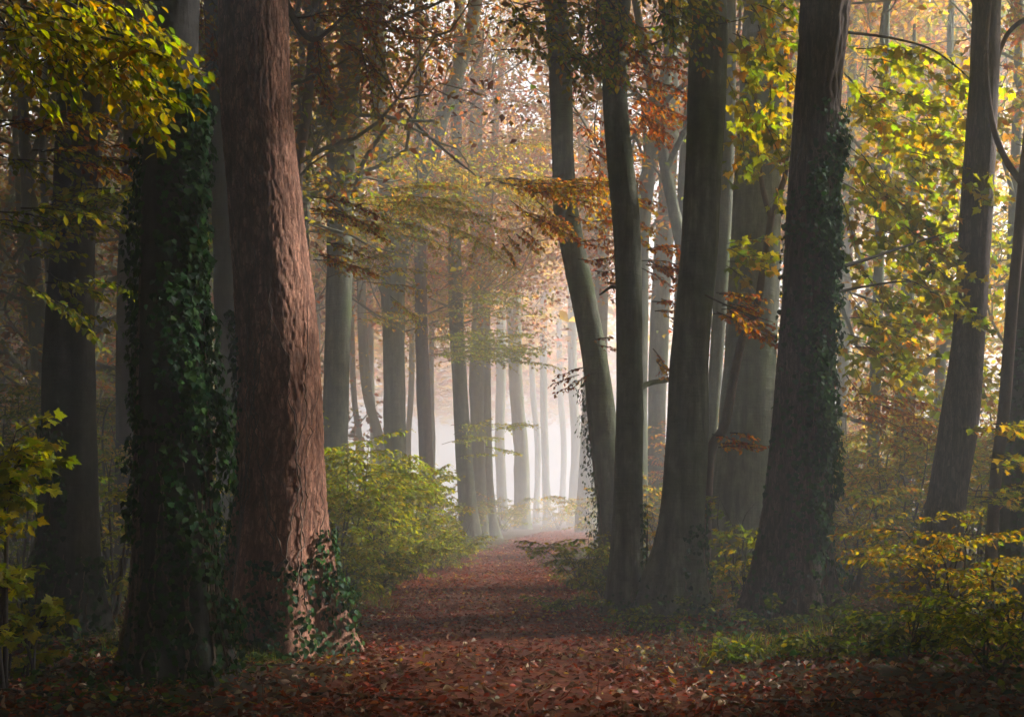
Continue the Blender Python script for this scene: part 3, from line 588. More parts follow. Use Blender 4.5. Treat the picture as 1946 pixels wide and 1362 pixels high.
# thin curved stem at the right edge with its fork
b20 = at(1885, 1080, 18.5); b20[2] = float(h(b20[0], b20[1]))
curved = thing('curved_sapling', 'thin curved bare stem forking like a hoop, crossing the brown leaning trunk', 'sapling', b20)
stems(curved, b20, M_RSTEM, [[(1880, 1175, 26), (1884, 1050, 23), (1893, 900, 22), (1908, 780, 23), (1922, 600, 22), (1936, 450, 20), (1944, 345, 19), (1956, 220, 16), (1962, 60, 13), (1970, -150, 9)]], 18.5, 'stem', seg=12)
stems(curved, b20, M_RSTEM, [[(1944, 350, 14), (1915, 310, 12), (1890, 250, 11), (1877, 170, 9), (1874, 90, 8), (1880, 20, 7), (1890, -80, 6)], [(1945, 345, 13), (1990, 300, 11), (2020, 250, 9)]], 18.5, 'limb')
stems(curved, b20, M_RSTEM, [[(1840, -20, 8), (1858, 22, 8), (1872, 38, 7)], [(1893, 120, 7), (1912, 70, 9), (1935, 45, 9), (1965, 30, 8)]], 18.9, 'limb')
b16 = at(1345, 1060, 20.5); b16[2] = float(h(b16[0], b16[1]))
maple = thing('maple_sapling', 'reddish forked maple sapling in front of the massive shaded trunk', 'sapling', b16)
stems(maple, b16, M_RSTEM, [[(1340, 1120, 20), (1344, 980, 18), (1350, 860, 19), (1376, 810, 19), (1394, 720, 17), (1412, 640, 15), (1436, 590, 14), (1455, 480, 13), (1466, 412, 13)]], 20.5, 'stem', seg=12)
stems(maple, b16, M_RSTEM, [[(1466, 415, 11), (1452, 370, 10), (1440, 290, 8), (1436, 180, 7), (1440, 60, 5)], [(1467, 412, 11), (1482, 365, 11), (1494, 320, 10), (1500, 200, 8), (1490, 40, 6)]], 20.5, 'limb')

# across the path: beeches in the haze
t5 = trunk([(647, 240, 54), (647, 400, 50), (643, 600, 50), (636, 830, 50), (632, 1060, 60)], 34.0, 20, .2, 'beech', 9.6, .3, 41)
fork5 = tree('wide_forked_beech', 'grey beech with a wide fork high up, first across the green bushes', 'tree', t5, M_BEECH)
stems(fork5, t5.base, M_BEECH, [[(640, 260, 44), (618, 170, 34), (600, 80, 30), (590, 0, 26), (582, -200, 18)], [(650, 260, 46), (664, 150, 42), (668, 50, 40), (664, -60, 34), (672, -260, 20)]], 34.0)
stems(fork5, t5.base, M_TWIG, [[(668, 380, 9), (690, 310, 9), (718, 265, 8), (745, 230, 7), (768, 207, 6)], [(768, 207, 6), (800, 245, 6), (850, 290, 5), (905, 335, 3)]], 33.0, 'branch', seg=6)
b5 = at(570, 1060, 30); b5[2] = float(h(b5[0], b5[1]))
t5b = trunk([(596, 60, 18), (588, 160, 19), (575, 260, 20), (566, 330, 20), (560, 600, 22)], 30.0, 12, .25, 'beech', 15, .2, 43)
slanting_ruddy = tree('ruddy_slanting_tree', 'thin ruddy slanting trunk peeping out beside the red bark', 'tree', t5b, M_RSTEM)
t6 = trunk([(762, 430, 48), (752, 500, 46), (746, 545, 46), (748, 620, 42), (749, 700, 40), (751, 880, 42), (752, 1050, 48)], 44.0, 18, .25, 'beech', 8.2, .3, 47)
fork6 = tree('y_shaped_beech', 'pale beech splitting into a long slanting limb, with a burl below the split', 'tree', t6, M_BEECH)
stems(fork6, t6.base, M_BEECH, [[(768, 450, 36), (785, 410, 30), (815, 310, 27), (845, 210, 27), (880, 110, 27), (900, 30, 25), (915, -80, 22), (925, -250, 15)], [(752, 450, 34), (738, 390, 30), (726, 290, 30), (720, 200, 32), (718, 60, 30), (715, -150, 22)]], 44.0)
stems(fork6, t6.base, M_BEECH, [[(742, 560, 30), (730, 545, 24), (724, 536, 14)]], 43.8, 'burl')
t7 = trunk([(795, 0, 17), (796, 150, 20), (797, 300, 21), (799, 500, 24), (803, 700, 25), (811, 900, 26), (814, 1030, 30)], 46.0, 14, .25, 'beech', 17, .2, 53)
thin_ruddy = tree('thin_ruddy_tree', 'thin straight ruddy trunk standing between two pale beeches', 'tree', t7, M_RSTEM)
t8 = trunk([(877, -60, 18), (872, 60, 19), (868, 200, 20), (866, 350, 22), (864, 500, 25), (872, 700, 28), (884, 900, 32), (895, 1045, 38)], 47.0, 20, .2, 'beech', 20, .5, 59)
path_tree = tree('mossy_tree', 'mossy trunk standing right at the left verge where the path narrows', 'tree', t8, M_BEECH)
t9 = trunk([(908, 60, 24), (905, 200, 24), (905, 400, 25), (910, 560, 24), (905, 700, 26), (908, 850, 27), (914, 1024, 30)], 62.0, 12, .3, 'beech', 22, .3, 61)
pale_beech = tree('pale_beech_tree', 'pale trunk half hidden behind the mossy path side trunk', 'tree', t9, M_BEECH)
t10 = trunk([(955, 110, 10), (943, 230, 14), (928, 420, 15), (924, 600, 16), (925, 760, 17), (928, 900, 18), (936, 1018, 24)], 66.0, 12, .3, 'beech', 23, .6, 67)
slim_pale = tree('slim_pale_tree', 'slim pale trunk with a flared foot behind the mossy path side trunk', 'tree', t10, M_BEECH)
t17 = trunk([(1284, 30, 26), (1272, 110, 27), (1256, 200, 28), (1236, 310, 28), (1222, 420, 28), (1216, 600, 30), (1214, 1040, 34)], 36.0, 16, .25, 'beech', 15, .2, 71)
slanting = tree('slanting_beech_tree', 'grey trunk slanting out behind the slim forked beech', 'tree', t17, M_BEECH)
t17b = trunk([(1275, 250, 30), (1266, 400, 34), (1254, 600, 36), (1248, 800, 34), (1246, 1040, 40)], 42.0, 14, .3, 'beech', 18, .3, 73)
faded = tree('faded_beech_tree', 'fog greyed trunk filling the gap between slim and broad beech', 'tree', t17b, M_BEECH)
t4 = trunk([(405, -40, 36), (415, 200, 42), (432, 600, 48), (438, 900, 52), (440, 1080, 60)], 27.0, 16, .2, 'beech', 15, .3, 79)
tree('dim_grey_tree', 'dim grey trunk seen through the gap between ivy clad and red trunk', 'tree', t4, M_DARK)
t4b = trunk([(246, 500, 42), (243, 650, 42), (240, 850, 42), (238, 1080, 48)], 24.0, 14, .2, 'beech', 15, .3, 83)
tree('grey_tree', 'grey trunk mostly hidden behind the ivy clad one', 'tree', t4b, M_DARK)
t22 = trunk([(1722, 620, 28), (1716, 750, 30), (1712, 950, 32), (1712, 1080, 38)], 33.0, 14, .25, 'beech', 14, .3, 89)
back_right = tree('hazy_oak_tree', 'hazy trunk in the yellow thicket behind the furrowed ivy trunk', 'tree', t22, M_BEECH)
stems(back_right, t22.base, M_BEECH, [[(1716, 780, 24), (1740, 730, 22), (1765, 690, 20), (1800, 650, 15), (1830, 560, 10)], [(1716, 690, 20), (1680, 560, 18), (1640, 500, 12), (1600, 380, 8)]], 33.0)

far = [  # x at top, x at foot, width, distance, where it stands
    (972, 992, 30, 92, 'broad trunk fading in pale fog just left of the path bend'), (953, 958, 20, 105, 'faint trunk in pale fog left of the broad fading one'),
    (1034, 1040, 15, 118, 'very faint thin trunk in the brightest fog over the path'), (1008, 1018, 12, 125, 'faint thread thin trunk left in the brightest fog'),
    (1088, 1086, 20, 112, 'faint trunk at the right rim of the bright fog'), (1112, 1112, 36, 84, 'broad pale trunk on the path\'s right verge behind the leaning beech'),
    (1062, 1066, 12, 132, 'thinnest faint trunk in the bright fog by the right rim'),
    (682, 722, 20, 62, 'fog pale slanting trunk behind the two forked beeches'), (668, 690, 12, 70, 'thin fog pale trunk behind the wide forked beech'),
    (606, 603, 13, 66, 'thin pale trunk showing right beside the red bark'), (826, 820, 11, 78, 'pale thin trunk behind the ruddy straight trunk'),
    (785, 780, 12, 80, 'thin fog pale trunk left of the ruddy straight trunk'), (1150, 1148, 30, 60, 'pale trunk in the fog behind the leaning and slim beeches'),
    (1300, 1296, 26, 52, 'greyed trunk hidden behind the broad smooth beech'), (700, 706, 14, 84, 'ghostly trunk between the two forked beeches')]
gold = [(1652, 30, 24, 'lime+yellow', 'golden maple behind the furrowed ivy trunk'), (1775, 35, 22, 'gold+lime', 'golden tree glowing between furrowed and brown leaning trunks'), (1905, 30, 24, 'orange+gold', 'orange tree behind the curved sapling'),
        (1590, 43, 26, 'gold+orange', 'orange gold tree far behind the furrowed ivy trunk'), (1945, 41, 26, 'lime+gold', 'lime tree far back at the photo\'s border'), (1825, 50, 26, 'gold+yellow', 'pale gold tree in the haze past the brown leaning trunk'), (1700, 58, 28, 'orange+gold', 'hazy orange tree deep in the bright thicket'), (1480, 50, 26, 'gold+orange', 'hazy golden tree hidden behind the massive shaded trunk')]
for k, (x, d, w, p_, lab) in enumerate(gold):
    t = trunk([(x + 25, 300, w * .8), (x + 12, 700, w * .9), (x, HY + CAMH / d * FPX, w)], d, 10, .4, 'beech', 16 + k % 4 + d * .1, .3, 150 + k); r = tree('golden_tree', lab, 'tree', t, M_BEECH)
    crown(r, t, M_BEECH, R_(250 + k), 2.8, 15 + d * .1, 13, 9000, .215 if d < 40 else .28, p_ + '+yellow', 4.0, L_MID if d < 40 else L_LO, depth=2, rh=.6, limb_r=.05)
for k, (xt, xf, w, d, lab) in enumerate(far):
    rg = R_(200 + k); hh = 25 + rg.uniform(-2, 5); t = trunk([(xt, 300, w * .8), ((xt + xf) / 2 + rg.normal(0, 6), 700, w * .9), (xf + rg.normal(0, 4), 850, w * .95), (xf, HY + CAMH / d * FPX, w)], d, 10, .5, 'beech', hh, .35, 100 + k)
    r = tree('misty_tree', lab, 'tree', t, M_BEECH)
    crown(r, t, M_BEECH, rg, max(8.5, .12 * d + 3), hh - 1, 7, 4600, .33, 'orange+gold' if k % 3 else 'yellow+gold', 5.0, depth=2, rh=.8, limb_r=.07)
# ------------------------------------------------------------------ crowns (mostly above the picture) and hanging foliage
def fr(d): return CAMH + HY / FPX * d
for k, (root, t, bark, pl_, n, lf) in enumerate([
        (ivy_tree, t2, M_DARK, 'yellow+lime', 900, .34), (red_tree, t3, M_RED, 'gold+rust', 1100, .34), (dark_tree, t1, M_DARK, 'ygreen', 900, .34),
        (straight_beech, t12, M_BEECH, 'orange', 0, .3), (big_beech, t13, M_BEECH, 'orange+gold', 1100, .32), (rough_tree, t18, M_FURR, 'lime', 900, .32),
        (lean_beech, t11, M_BEECH, 'orange+gold', 1500, .24), (shade_tree, t15, M_BEECH, 'gold+lime', 1500, .26), (slim_tree, t14, M_BEECH, 'gold', 600, .24),
        (edge_tree, t21, M_DARK, 'lime', 900, .3), (right_tree, t19, M_FURR, 'lime+yellow', 1000, .28)]):
    if n: crown(root, t, bark, R_(300 + k), min(fr(t.d) + .8, 12.5), min(t.z1 - .6, 15.5), 6, n, lf, pl_, 4.2)
crown(fork5, t5, M_BEECH, R_(331), 8.8, 9.4, 5, 3000, .15, 'lime+yellow', 4.5, depth=2, rh=.7, limb_r=.045)
crown(fork6, t6, M_BEECH, R_(332), 7.4, 8.1, 6, 4500, .15, 'lime+yellow', 5.5, depth=2, rh=.7, limb_r=.045)
crown(path_tree, t8, M_BEECH, R_(333), 8.0, 19, 8, 5500, .17, 'lime+yellow+orange', 4.2, depth=2, rh=.7, limb_r=.05)
for k, (root, t, zl, zh, n_, p_) in enumerate([(thin_ruddy, t7, 9, 16, 4500, 'orange+mixed'), (pale_beech, t9, 11, 21.5, 9500, 'orange+rust+gold'), (slim_pale, t10, 12, 22.5, 8500, 'orange+gold'), (slanting, t17, 8, 14.5, 4000, 'orange+gold'), (faded, t17b, 9, 17, 4500, 'orange+rust+gold'), (slanting_ruddy, t5b, 9, 14.5, 2600, 'rust+mixed')]):
    crown(root, t, M_BEECH, R_(340 + k), zl, zh, 7, int(n_ * .85), .19 if t.d < 55 else .25, p_, 4.8, depth=2, rh=.7, limb_r=.055)

# hanging sprays (windows in photograph pixels, distance, how many, heading)
foliage(ivy_tree, t2.base, [(-60, -60, 200, 60, 9.6, 14, -35, 30, 210), (-40, 0, 240, 60, 9.8, 9, -50, 25, 190), (190, 30, 250, 120, 9.6, 5, -40, 25, 170), (230, 150, 290, 230, 9.5, 3, -50, 20, 110), (100, 60, 200, 140, 9.9, 8, -45, 25, 190)],
        R_(400), .088, 'yellow+fresh+lime', L_OVATE, 300, nside=8, wid=.5, gapf=.62)
t2c = t2.c(np.array([7.0]))[0]
for k, (x, y) in enumerate([(-40, -40), (60, -30), (170, -20)]):
    e = at(x, y, 9.7); limb(ivy_tree, t2.base, [(t2c[0], t2c[1], 6.8 + .3 * k), (t2c[0] - .35, 10.3, 6.9), e + np.array([.2, .2, .3]), e], [.05, .035, .02, .01], M_TWIG)
foliage(dark_tree, t1.base, [(-40, 380, 120, 430, 12.8, 9, -5, 20, 170), (180, 350, 300, 420, 12.6, 6, 185, 25, 120), (-20, 470, 160, 560, 12.5, 6, -25, 30, 120), (100, 560, 150, 640, 12.9, 3, -20, 40, 90), (-40, 220, 100, 330, 13.2, 6, -10, 25, 170)],
        R_(401), .085, 'ygreen+lime', L_OVATE, 160, nside=8)
foliage(dark_tree, t1.base, [(90, 270, 230, 310, 13.2, 4, -10, 20, 120), (-20, 230, 120, 290, 13, 4, 0, 15, 160)], R_(402), .07, 'rust+gold', L_OVATE, 60)
foliage(red_tree, t3.base, [(560, -30, 640, 40, 17, 6, -20, 40, 130), (640, 20, 700, 110, 18, 5, -60, 40, 110), (590, 60, 620, 150, 17, 3, -70, 30, 90), (370, -20, 415, 120, 16, 6, -80, 25, 100), (590, 370, 640, 420, 19, 4, -15, 20, 110), (585, 430, 640, 500, 19.5, 4, -5, 20, 110)],
        R_(403), .075, 'mixed+rust', L_OVATE, 120)
limb(red_tree, t3.base, [at(520, -40, 13.4), at(590, 75, 15.5), at(655, 30, 17), at(700, 5, 17.5)], [.05, .03, .016, .006], M_TWIG)
foliage(fork5, t5.base, [(600, 360, 780, 430, 31, 13, 0, 18, 170), (600, 480, 700, 540, 30, 6, 0, 15, 130), (720, 380, 860, 450, 31, 9, -12, 18, 150), (720, 560, 760, 600, 31, 2, -30, 20, 90), (570, 350, 640, 470, 29, 5, -10, 20, 120)],
        R_(404), .105, 'mixed+fresh+yellow', L_OVATE, 60, nside=10)
foliage(fork6, t6.base, [(700, 280, 900, 380, 40, 11, -5, 20, 150), (840, 300, 960, 360, 38, 7, -15, 15, 150), (900, 180, 1000, 280, 42, 5, 0, 20, 130), (640, 560, 800, 640, 40, 3, -10, 20, 120)], R_(405), .12, 'yellow+fresh+gold', L_LO, 0, nside=10)
foliage(path_tree, t8.base, [(800, 640, 900, 700, 42, 12, 3, 12, 150), (880, 660, 950, 690, 42, 6, 0, 8, 120), (800, 520, 880, 600, 43, 4, -10, 15, 130), (830, 780, 890, 880, 42, 5, 0, 25, 100), (905, 800, 950, 850, 45, 3, -10, 20, 70)], R_(406), .12, 'fresh', L_LO, 0, nside=11)
foliage(lean_beech, t11.base, [(920, 330, 1010, 370, 21.5, 11, -10, 12, 130), (1010, 335, 1110, 380, 21.5, 10, -8, 14, 140), (960, 380, 1040, 420, 21.5, 9, -40, 25, 105), (1060, 370, 1150, 430, 21.5, 6, -25, 20, 100), (950, 430, 1000, 470, 21.5, 4, -40, 20, 60)],
        R_(407), .082, 'orange+gold+mixed', L_OVATE, 220, nside=9)
limb(lean_beech, t11.base, [at(1072, 330, 25), at(1050, 345, 23), at(985, 352, 21.6), at(930, 340, 21.4)], [.04, .025, .014, .005], M_TWIG)
foliage(lean_beech, t11.base, [(1140, 690, 1100, 720, 24, 3, 215, 15, 80), (1120, 640, 1150, 660, 23, 2, 0, 20, 50)], R_(408), .07, 'rust', L_OVATE, 30, keep=.6)
foliage(straight_beech, t12.base, [(960, -40, 1080, 40, 16.5, 9, -25, 35, 150), (1040, 20, 1120, 110, 16.5, 9, -50, 35, 110), (1110, -30, 1180, 60, 16.5, 7, -70, 30, 120), (1180, -30, 1300, 60, 17, 9, -40, 40, 130), (940, 40, 1040, 110, 17.2, 6, -10, 20, 120), (1000, -40, 1300, -5, 17, 8, -60, 40, 130)],
        R_(409), .088, 'mixed+lime+ygreen', L_OVATE, 220, nside=8)
foliage(straight_beech, t12.base, [(1130, 60, 1170, 110, 17.2, 4, -60, 25, 90), (1190, 90, 1260, 200, 20, 9, -35, 30, 100), (1200, 180, 1240, 220, 20, 5, -40, 25, 80), (1090, 210, 1150, 300, 21, 6, -40, 30, 90), (1090, 460, 1140, 500, 21, 4, 0, 20, 90), (1215, 465, 1260, 520, 21, 7, -15, 25, 85), (1130, 480, 1160, 540, 20.5, 3, -20, 20, 60)],
        R_(410), .08, 'orange+rust', L_OVATE, 180, nside=8)
limb(straight_beech, t12.base, [at(1192, 560, 18), at(1165, 545, 19), at(1140, 560, 20)], [.035, .028, .014], M_TWIG)
limb(straight_beech, t12.base, [at(1195, 750, 18), at(1235, 728, 19.2), at(1275, 722, 20.5)], [.05, .042, .03], M_BEECH)
limb(straight_beech, t12.base, [at(1190, 120, 18), at(1240, 85, 17.6), at(1310, 60, 17.2), at(1420, 35, 17)], [.03, .02, .012, .006], M_TWIG)
foliage(big_beech, t13.base, [(1350, 555, 1390, 600, 16.4, 7, -22, 18, 100), (1390, 570, 1420, 610, 16.4, 5, -25, 20, 75), (1340, 820, 1390, 850, 16.4, 4, -12, 14, 80), (1265, 560, 1235, 620, 20, 4, -40, 40, 80), (1235, 600, 1280, 700, 20.5, 4, -60, 30, 90)],
        R_(411), .075, 'orange+orange+gold', L_OVATE, 130, nside=7)
limb(big_beech, t13.base, [at(1340, 560, 17.4), at(1370, 575, 16.6), at(1430, 600, 16.3), at(1468, 612, 16.2)], [.02, .012, .007, .003], M_TWIG)
foliage(maple, b16, [(1380, -30, 1500, 60, 19, 9, -50, 40, 110), (1370, 60, 1500, 160, 19, 12, -40, 40, 110), (1400, 160, 1480, 240, 19, 9, -50, 45, 95), (1390, 250, 1440, 300, 19.2, 4, -60, 40, 80), (1350, 440, 1400, 480, 19.5, 4, -10, 30, 80), (1460, 330, 1480, 360, 19.6, 1, -90, 20, 40), (1380, 490, 1440, 520, 19.5, 3, -20, 30, 80)],
        R_(412), .15, 'fresh+yellow+lime', L_MAPLE, 260, nside=5, wid=.5, gapf=.75)
foliage(right_tree, t19.base, [(1600, 80, 1680, 200, 19.5, 11, -25, 35, 150), (1640, 200, 1760, 330, 19.5, 10, -25, 25, 150), (1600, 330, 1700, 440, 19, 11, -35, 25, 160), (1600, 440, 1760, 560, 19.5, 12, -40, 20, 160), (1590, 560, 1780, 660, 20, 14, -35, 30, 150), (1590, 60, 1840, 420, 21.5, 22, -35, 30, 150), (1590, 400, 1820, 700, 22, 16, -35, 30, 150), (1730, 80, 1830, 300, 20.5, 9, -40, 30, 140), (1700, 480, 1800, 600, 20, 7, -40, 20, 120), (1590, 120, 1640, 420, 18.5, 5, -50, 30, 110)],
        R_(413), .15, 'fresh+yellow+lime', L_MAPLE, 300, nside=6, wid=.5, gapf=.72)
foliage(rough_tree, t18.base, [(1590, 650, 1700, 760, 22.5, 7, -30, 30, 150), (1590, 740, 1700, 800, 22, 6, -15, 15, 130), (1680, 770, 1770, 830, 22.4, 5, -20, 20, 100)], R_(414), .085, 'rust+mixed', L_OVATE, 80)
limb(rough_tree, t18.base, [at(1612, 62, 16.4), at(1690, 72, 17.2), at(1765, 92, 18), at(1815, 125, 18.6), at(1848, 155, 19)], [.02, .017, .014, .011, .006], M_TWIG)
limb(rough_tree, t18.base, [at(1570, 515, 16.4), at(1640, 495, 17), at(1720, 468, 17.6), at(1815, 438, 18.2)], [.035, .024, .016, .005], M_TWIG)
limb(rough_tree, t18.base, [at(1570, 560, 16.8), at(1640, 545, 18), at(1720, 535, 19), at(1790, 545, 20)], [.025, .018, .012, .004], M_TWIG)
foliage(right_tree, t19.base, [(1880, 120, 1946, 330, 24, 11, -30, 50, 130), (1900, -20, 1960, 130, 26, 8, -50, 40, 130), (1830, -20, 1870, 50, 26, 4, -60, 40, 110)], R_(415), .11, 'orange+gold+lime', L_MAPLE, 60, nside=6)
foliage(edge_tree, t21.base, [(1830, 800, 1900, 830, 15.5, 5, -5, 15, 110), (1880, 850, 1946, 900, 15.5, 4, -10, 25, 90), (1800, 930, 1900, 970, 16, 5, 0, 20, 110)], R_(416), .11, 'yellow+lime', L_STAR, 70, nside=5, keep=.8)

# ------------------------------------------------------------------ shrubs and saplings
def by(x, yb): return FPX * CAMH / (yb - HY)
bush = 'bushes along the verge across the path'
shrub('tall leafy green bush touching the red barked trunk', 640, 24.5, 3.1, 1.3, R_(500), 'fresh+lime', .105, 12, L_OVATE, 120, group=bush, per=13, nside=8)
shrub('bushiest yellow green bush between the red trunk and the y shaped beech', 715, 26.5, 3.0, 1.3, R_(501), 'fresh+lime', .105, 12, L_OVATE, 100, group=bush, per=13, nside=8)
shrub('rounded green bush in front of the y shaped beech', 775, 29.5, 2.7, 1.3, R_(502), 'fresh+lime', .105, 11, L_OVATE, 60, group=bush, per=12, nside=8)
shrub('low bush by the foot of the ruddy straight trunk', 815, 33, 1.8, 1.0, R_(503), 'fresh+lime', .10, 8, L_LO, 0, group=bush, per=6, nside=8)
shrub('thin twiggy bush with sparse leaves beside the mossy path side trunk', 850, 38, 2.0, 1.0, R_(504), 'lime+yellow', .09, 10, L_LO, 0, group=bush, per=3, nside=7)
shrub('very low bush at the path edge below the bushes', 690, 22.5, .9, .8, R_(505), 'ygreen+green', .09, 8, L_OVATE, 60, group=bush, per=6)
shrub('pale small bush in the fog under the broad fading trunk', 960, 80, 1.9, 2.0, R_(506), 'lime+yellow', .16, 8, group=bush, per=4)
shrub('pale yellow bush in the brightest fog', 1060, 95, 3.0, 2.2, R_(507), 'lime+yellow', .2, 8, group=bush, per=4)
shrub('pale bush far along the verge by the slim pale trunk', 880, 60, 2.2, 2.0, R_(508), 'lime', .15, 9, group=bush, per=4)
shrub('pale fog bound bush behind the wide forked beech', 690, 54, 2.6, 2.6, R_(509), 'lime+ygreen', .15, 10, group=bush, per=5)
shrub('pale green bush in the fog between the two forked beeches', 735, 50, 2.6, 2.0, R_(530), 'lime', .14, 9, group=bush, per=4)
shrub('pale green bush in the fog behind the ruddy straight trunk', 835, 55, 2.8, 2.0, R_(531), 'lime+yellow', .15, 9, group=bush, per=4)
shrub('faint bush far beyond the slim pale trunk', 945, 74, 2.4, 2.2, R_(532), 'lime', .17, 9, group=bush, per=4)
shrub('faint yellow bush on the far right verge behind the leaning beech', 1135, 62, 2.6, 2.0, R_(533), 'lime+yellow', .15, 9, group=bush, per=4)
for k, (x, d, hh, lab) in enumerate([(650, 21.0, .9, 'low green bush at the verge beside the red trunk foot'), (720, 23.5, 1.0, 'low green bush in front of the bushiest one'), (785, 27, 1.1, 'low green bush by the path below the rounded bush'), (838, 31.5, 1.0, 'low green bush by the path in front of the twiggy one'), (868, 37, .8, 'lowest green tuft bush before the mossy path side trunk')]):
    shrub(lab, x, d, hh, .95, R_(535 + k), 'fresh+lime+ygreen', .085, 9, L_OVATE, 40 if d < 26 else 0, group=bush, per=7)
for k, (x, d, hh, lab) in enumerate([(1915, 40, 5.5, 'tall golden thicket closing the gap beside the curved sapling'), (1815, 44, 5.0, 'hazy golden thicket far past the brown leaning trunk'), (1645, 42, 5.0, 'hazy lime thicket far behind the furrowed ivy trunk'), (1960, 33, 4.0, 'lime thicket at the photo\'s border behind the dark ivied trunk')]):
    shrub(lab, x, d, hh, 2.6, R_(590 + k), ['gold+lime', 'gold+yellow', 'fresh+yellow', 'lime+gold'][k], .14, 11, L_LO, 0, name='thicket_bush', group='thicket bushes among the trunks', per=9, nside=8, flat=.15, gapf=.65)
shrub('green bush spilling from the slim beech towards the path', 1110, 23.5, 1.15, .85, R_(510), 'lime+ygreen', .10, 10, L_OVATE, 120, per=6)
shrub('short bush at the foot of the slim forked beech', 1150, 19.5, .55, .6, R_(511), 'green+ygreen', .09, 7, L_OVATE, 60, per=4)
shrub('yellowing sapling with broad leaves between slim and smooth beech', 1232, 20.5, 2.2, .5, R_(512), 'lime+yellow', .11, 5, L_STAR, 70, per=4, cat='sapling', name='sapling', nside=4)
shrub('lime leaved sapling in front of the massive shaded trunk', 1395, 19.5, 1.9, .8, R_(513), 'ygreen+lime', .13, 6, L_STAR, 90, per=4, cat='sapling', name='sapling', nside=4)
shrub('dull yellow low sapling at the foot of the massive trunk', 1425, 18.5, 1.2, .8, R_(514), 'ygreen+yellow', .09, 6, L_OVATE, 60, per=4, cat='sapling', name='sapling')
shrub('glowing golden leaved shrub beside the photo\'s lower border', 1800, 13.0, 1.35, .95, R_(515), 'gold+yellow+lime', .06, 11, L_OVATE, 260, per=6, flat=.12)
shrub('second golden shrub cut by the photo\'s edge, next to the golden one', 1925, 12.4, 1.2, .7, R_(516), 'gold+lime', .06, 8, L_OVATE, 140, per=5, flat=.12)
shrub('low olive bush under the golden shrub', 1730, 12.0, .6, .7, R_(517), 'ygreen+green', .06, 9, L_OVATE, 120, per=6)
shrub('lowest olive bush in the corner under the golden shrub', 1890, 10.8, .75, .6, R_(518), 'ygreen+lime', .06, 9, L_OVATE, 150, per=7)
shrub('lime maple sapling cut by the photo\'s border, beside the dark ivied trunk', -6, 9.7, 2.5, .55, R_(519), 'fresh+lime', .09, 7, L_MAPLE, 200, per=8, cat='sapling', name='sapling', nside=5, gapf=.8)
shrub('drooping lime sapling low in the corner beside the ivy clad tree', 45, 10.2, 1.0, .42, R_(520), 'lime+ygreen', .10, 6, L_MAPLE, 120, per=5, cat='sapling', name='sapling', nside=4)
shrub('dim sapling with olive leaves between dark and ivy clad trunks', 215, 16.5, 2.6, .9, R_(521), 'ygreen+lime', .09, 8, L_OVATE, 90, per=7, cat='sapling', name='sapling')
shrub('dim bush between ivy clad and red trunks', 425, 18, 2.0, .7, R_(522), 'ygreen+lime', .09, 7, L_OVATE, 60, per=6)

thick = [(45, 20, 3.4, 1.5, 'ygreen+green'), (215, 24, 4.6, 1.7, 'ygreen+yellow'), (60, 28, 5.5, 2.0, 'mixed'), (290, 30, 5.5, 2.0, 'ygreen'), (420, 32, 4.6, 1.8, 'ygreen+yellow'), (-40, 24, 4.5, 2.0, 'green+ygreen'), (130, 36, 7.0, 2.6, 'mixed+ygreen'), (380, 38, 7.5, 2.4, 'mixed+rust'), (500, 40, 6, 2.4, 'ygreen'),
         (1620, 21, 2.0, 1.1, 'ygreen+yellow'), (1700, 23, 3.2, 1.4, 'lime+yellow'), (1650, 27, 3.8, 1.7, 'lime+yellow'), (1760, 27, 3.5, 1.7, 'mixed+lime'), (1850, 24, 3.2, 1.5, 'lime+ygreen'), (1940, 26, 4.2, 1.6, 'lime+yellow'), (1590, 32, 4.2, 1.8, 'lime+yellow'), (1900, 33, 6.5, 2.4, 'orange+lime'), (1720, 37, 6.5, 2.6, 'gold+lime'), (1420, 34, 3.2, 1.8, 'gold+lime'), (1250, 34, 2.4, 1.4, 'gold+lime'), (1340, 40, 5, 2.2, 'gold+orange')]
tl = ['olive', 'yellowing', 'mottled', 'dull green', 'mixed green and gold', 'dark green', 'tall mottled', 'tall russet flecked', 'tall green', 'low yellowing', 'airy lime', 'branching lime', 'russet flecked', 'lime green', 'airy gold', 'pale gold', 'tall orange topped', 'tall golden', 'small golden', 'short golden', 'orange and gold']
tw = ['by the photo\'s edge behind the lime maple sapling', 'behind the dark and ivy clad trunks', 'deep in the gloom behind the dark trunk', 'in the gloom behind the ivy clad trunk', 'between ivy clad and red trunk, far back', 'at the photo\'s border far behind the lime sapling', 'highest behind the dark trunk', 'highest behind the ivy clad trunk', 'hidden behind the red barked trunk',
      'at the foot of the furrowed ivy trunk', 'behind the golden shrub', 'in the thicket beside the furrowed trunk', 'in the thicket in front of the brown leaning trunk', 'beside the brown leaning trunk', 'behind the shaded edge trunk', 'far back beside the furrowed trunk', 'far back past the brown leaning trunk', 'far back in the hazy thicket', 'behind the massive shaded trunk', 'far back between slim and smooth beech', 'far behind the smooth beech']
for k, (x, d, hh, rd, pl_) in enumerate(thick):
    shrub(tl[k] + ' thicket bush ' + tw[k], x, d, hh, rd, R_(540 + k), pl_, .10 if d < 26 else .13, 9 if d > 30 else 10, L_LO if d > 22 else L_OVATE, 0, name='thicket_bush', group='thicket bushes among the trunks', per=9, nside=8, flat=.15, gapf=.7)

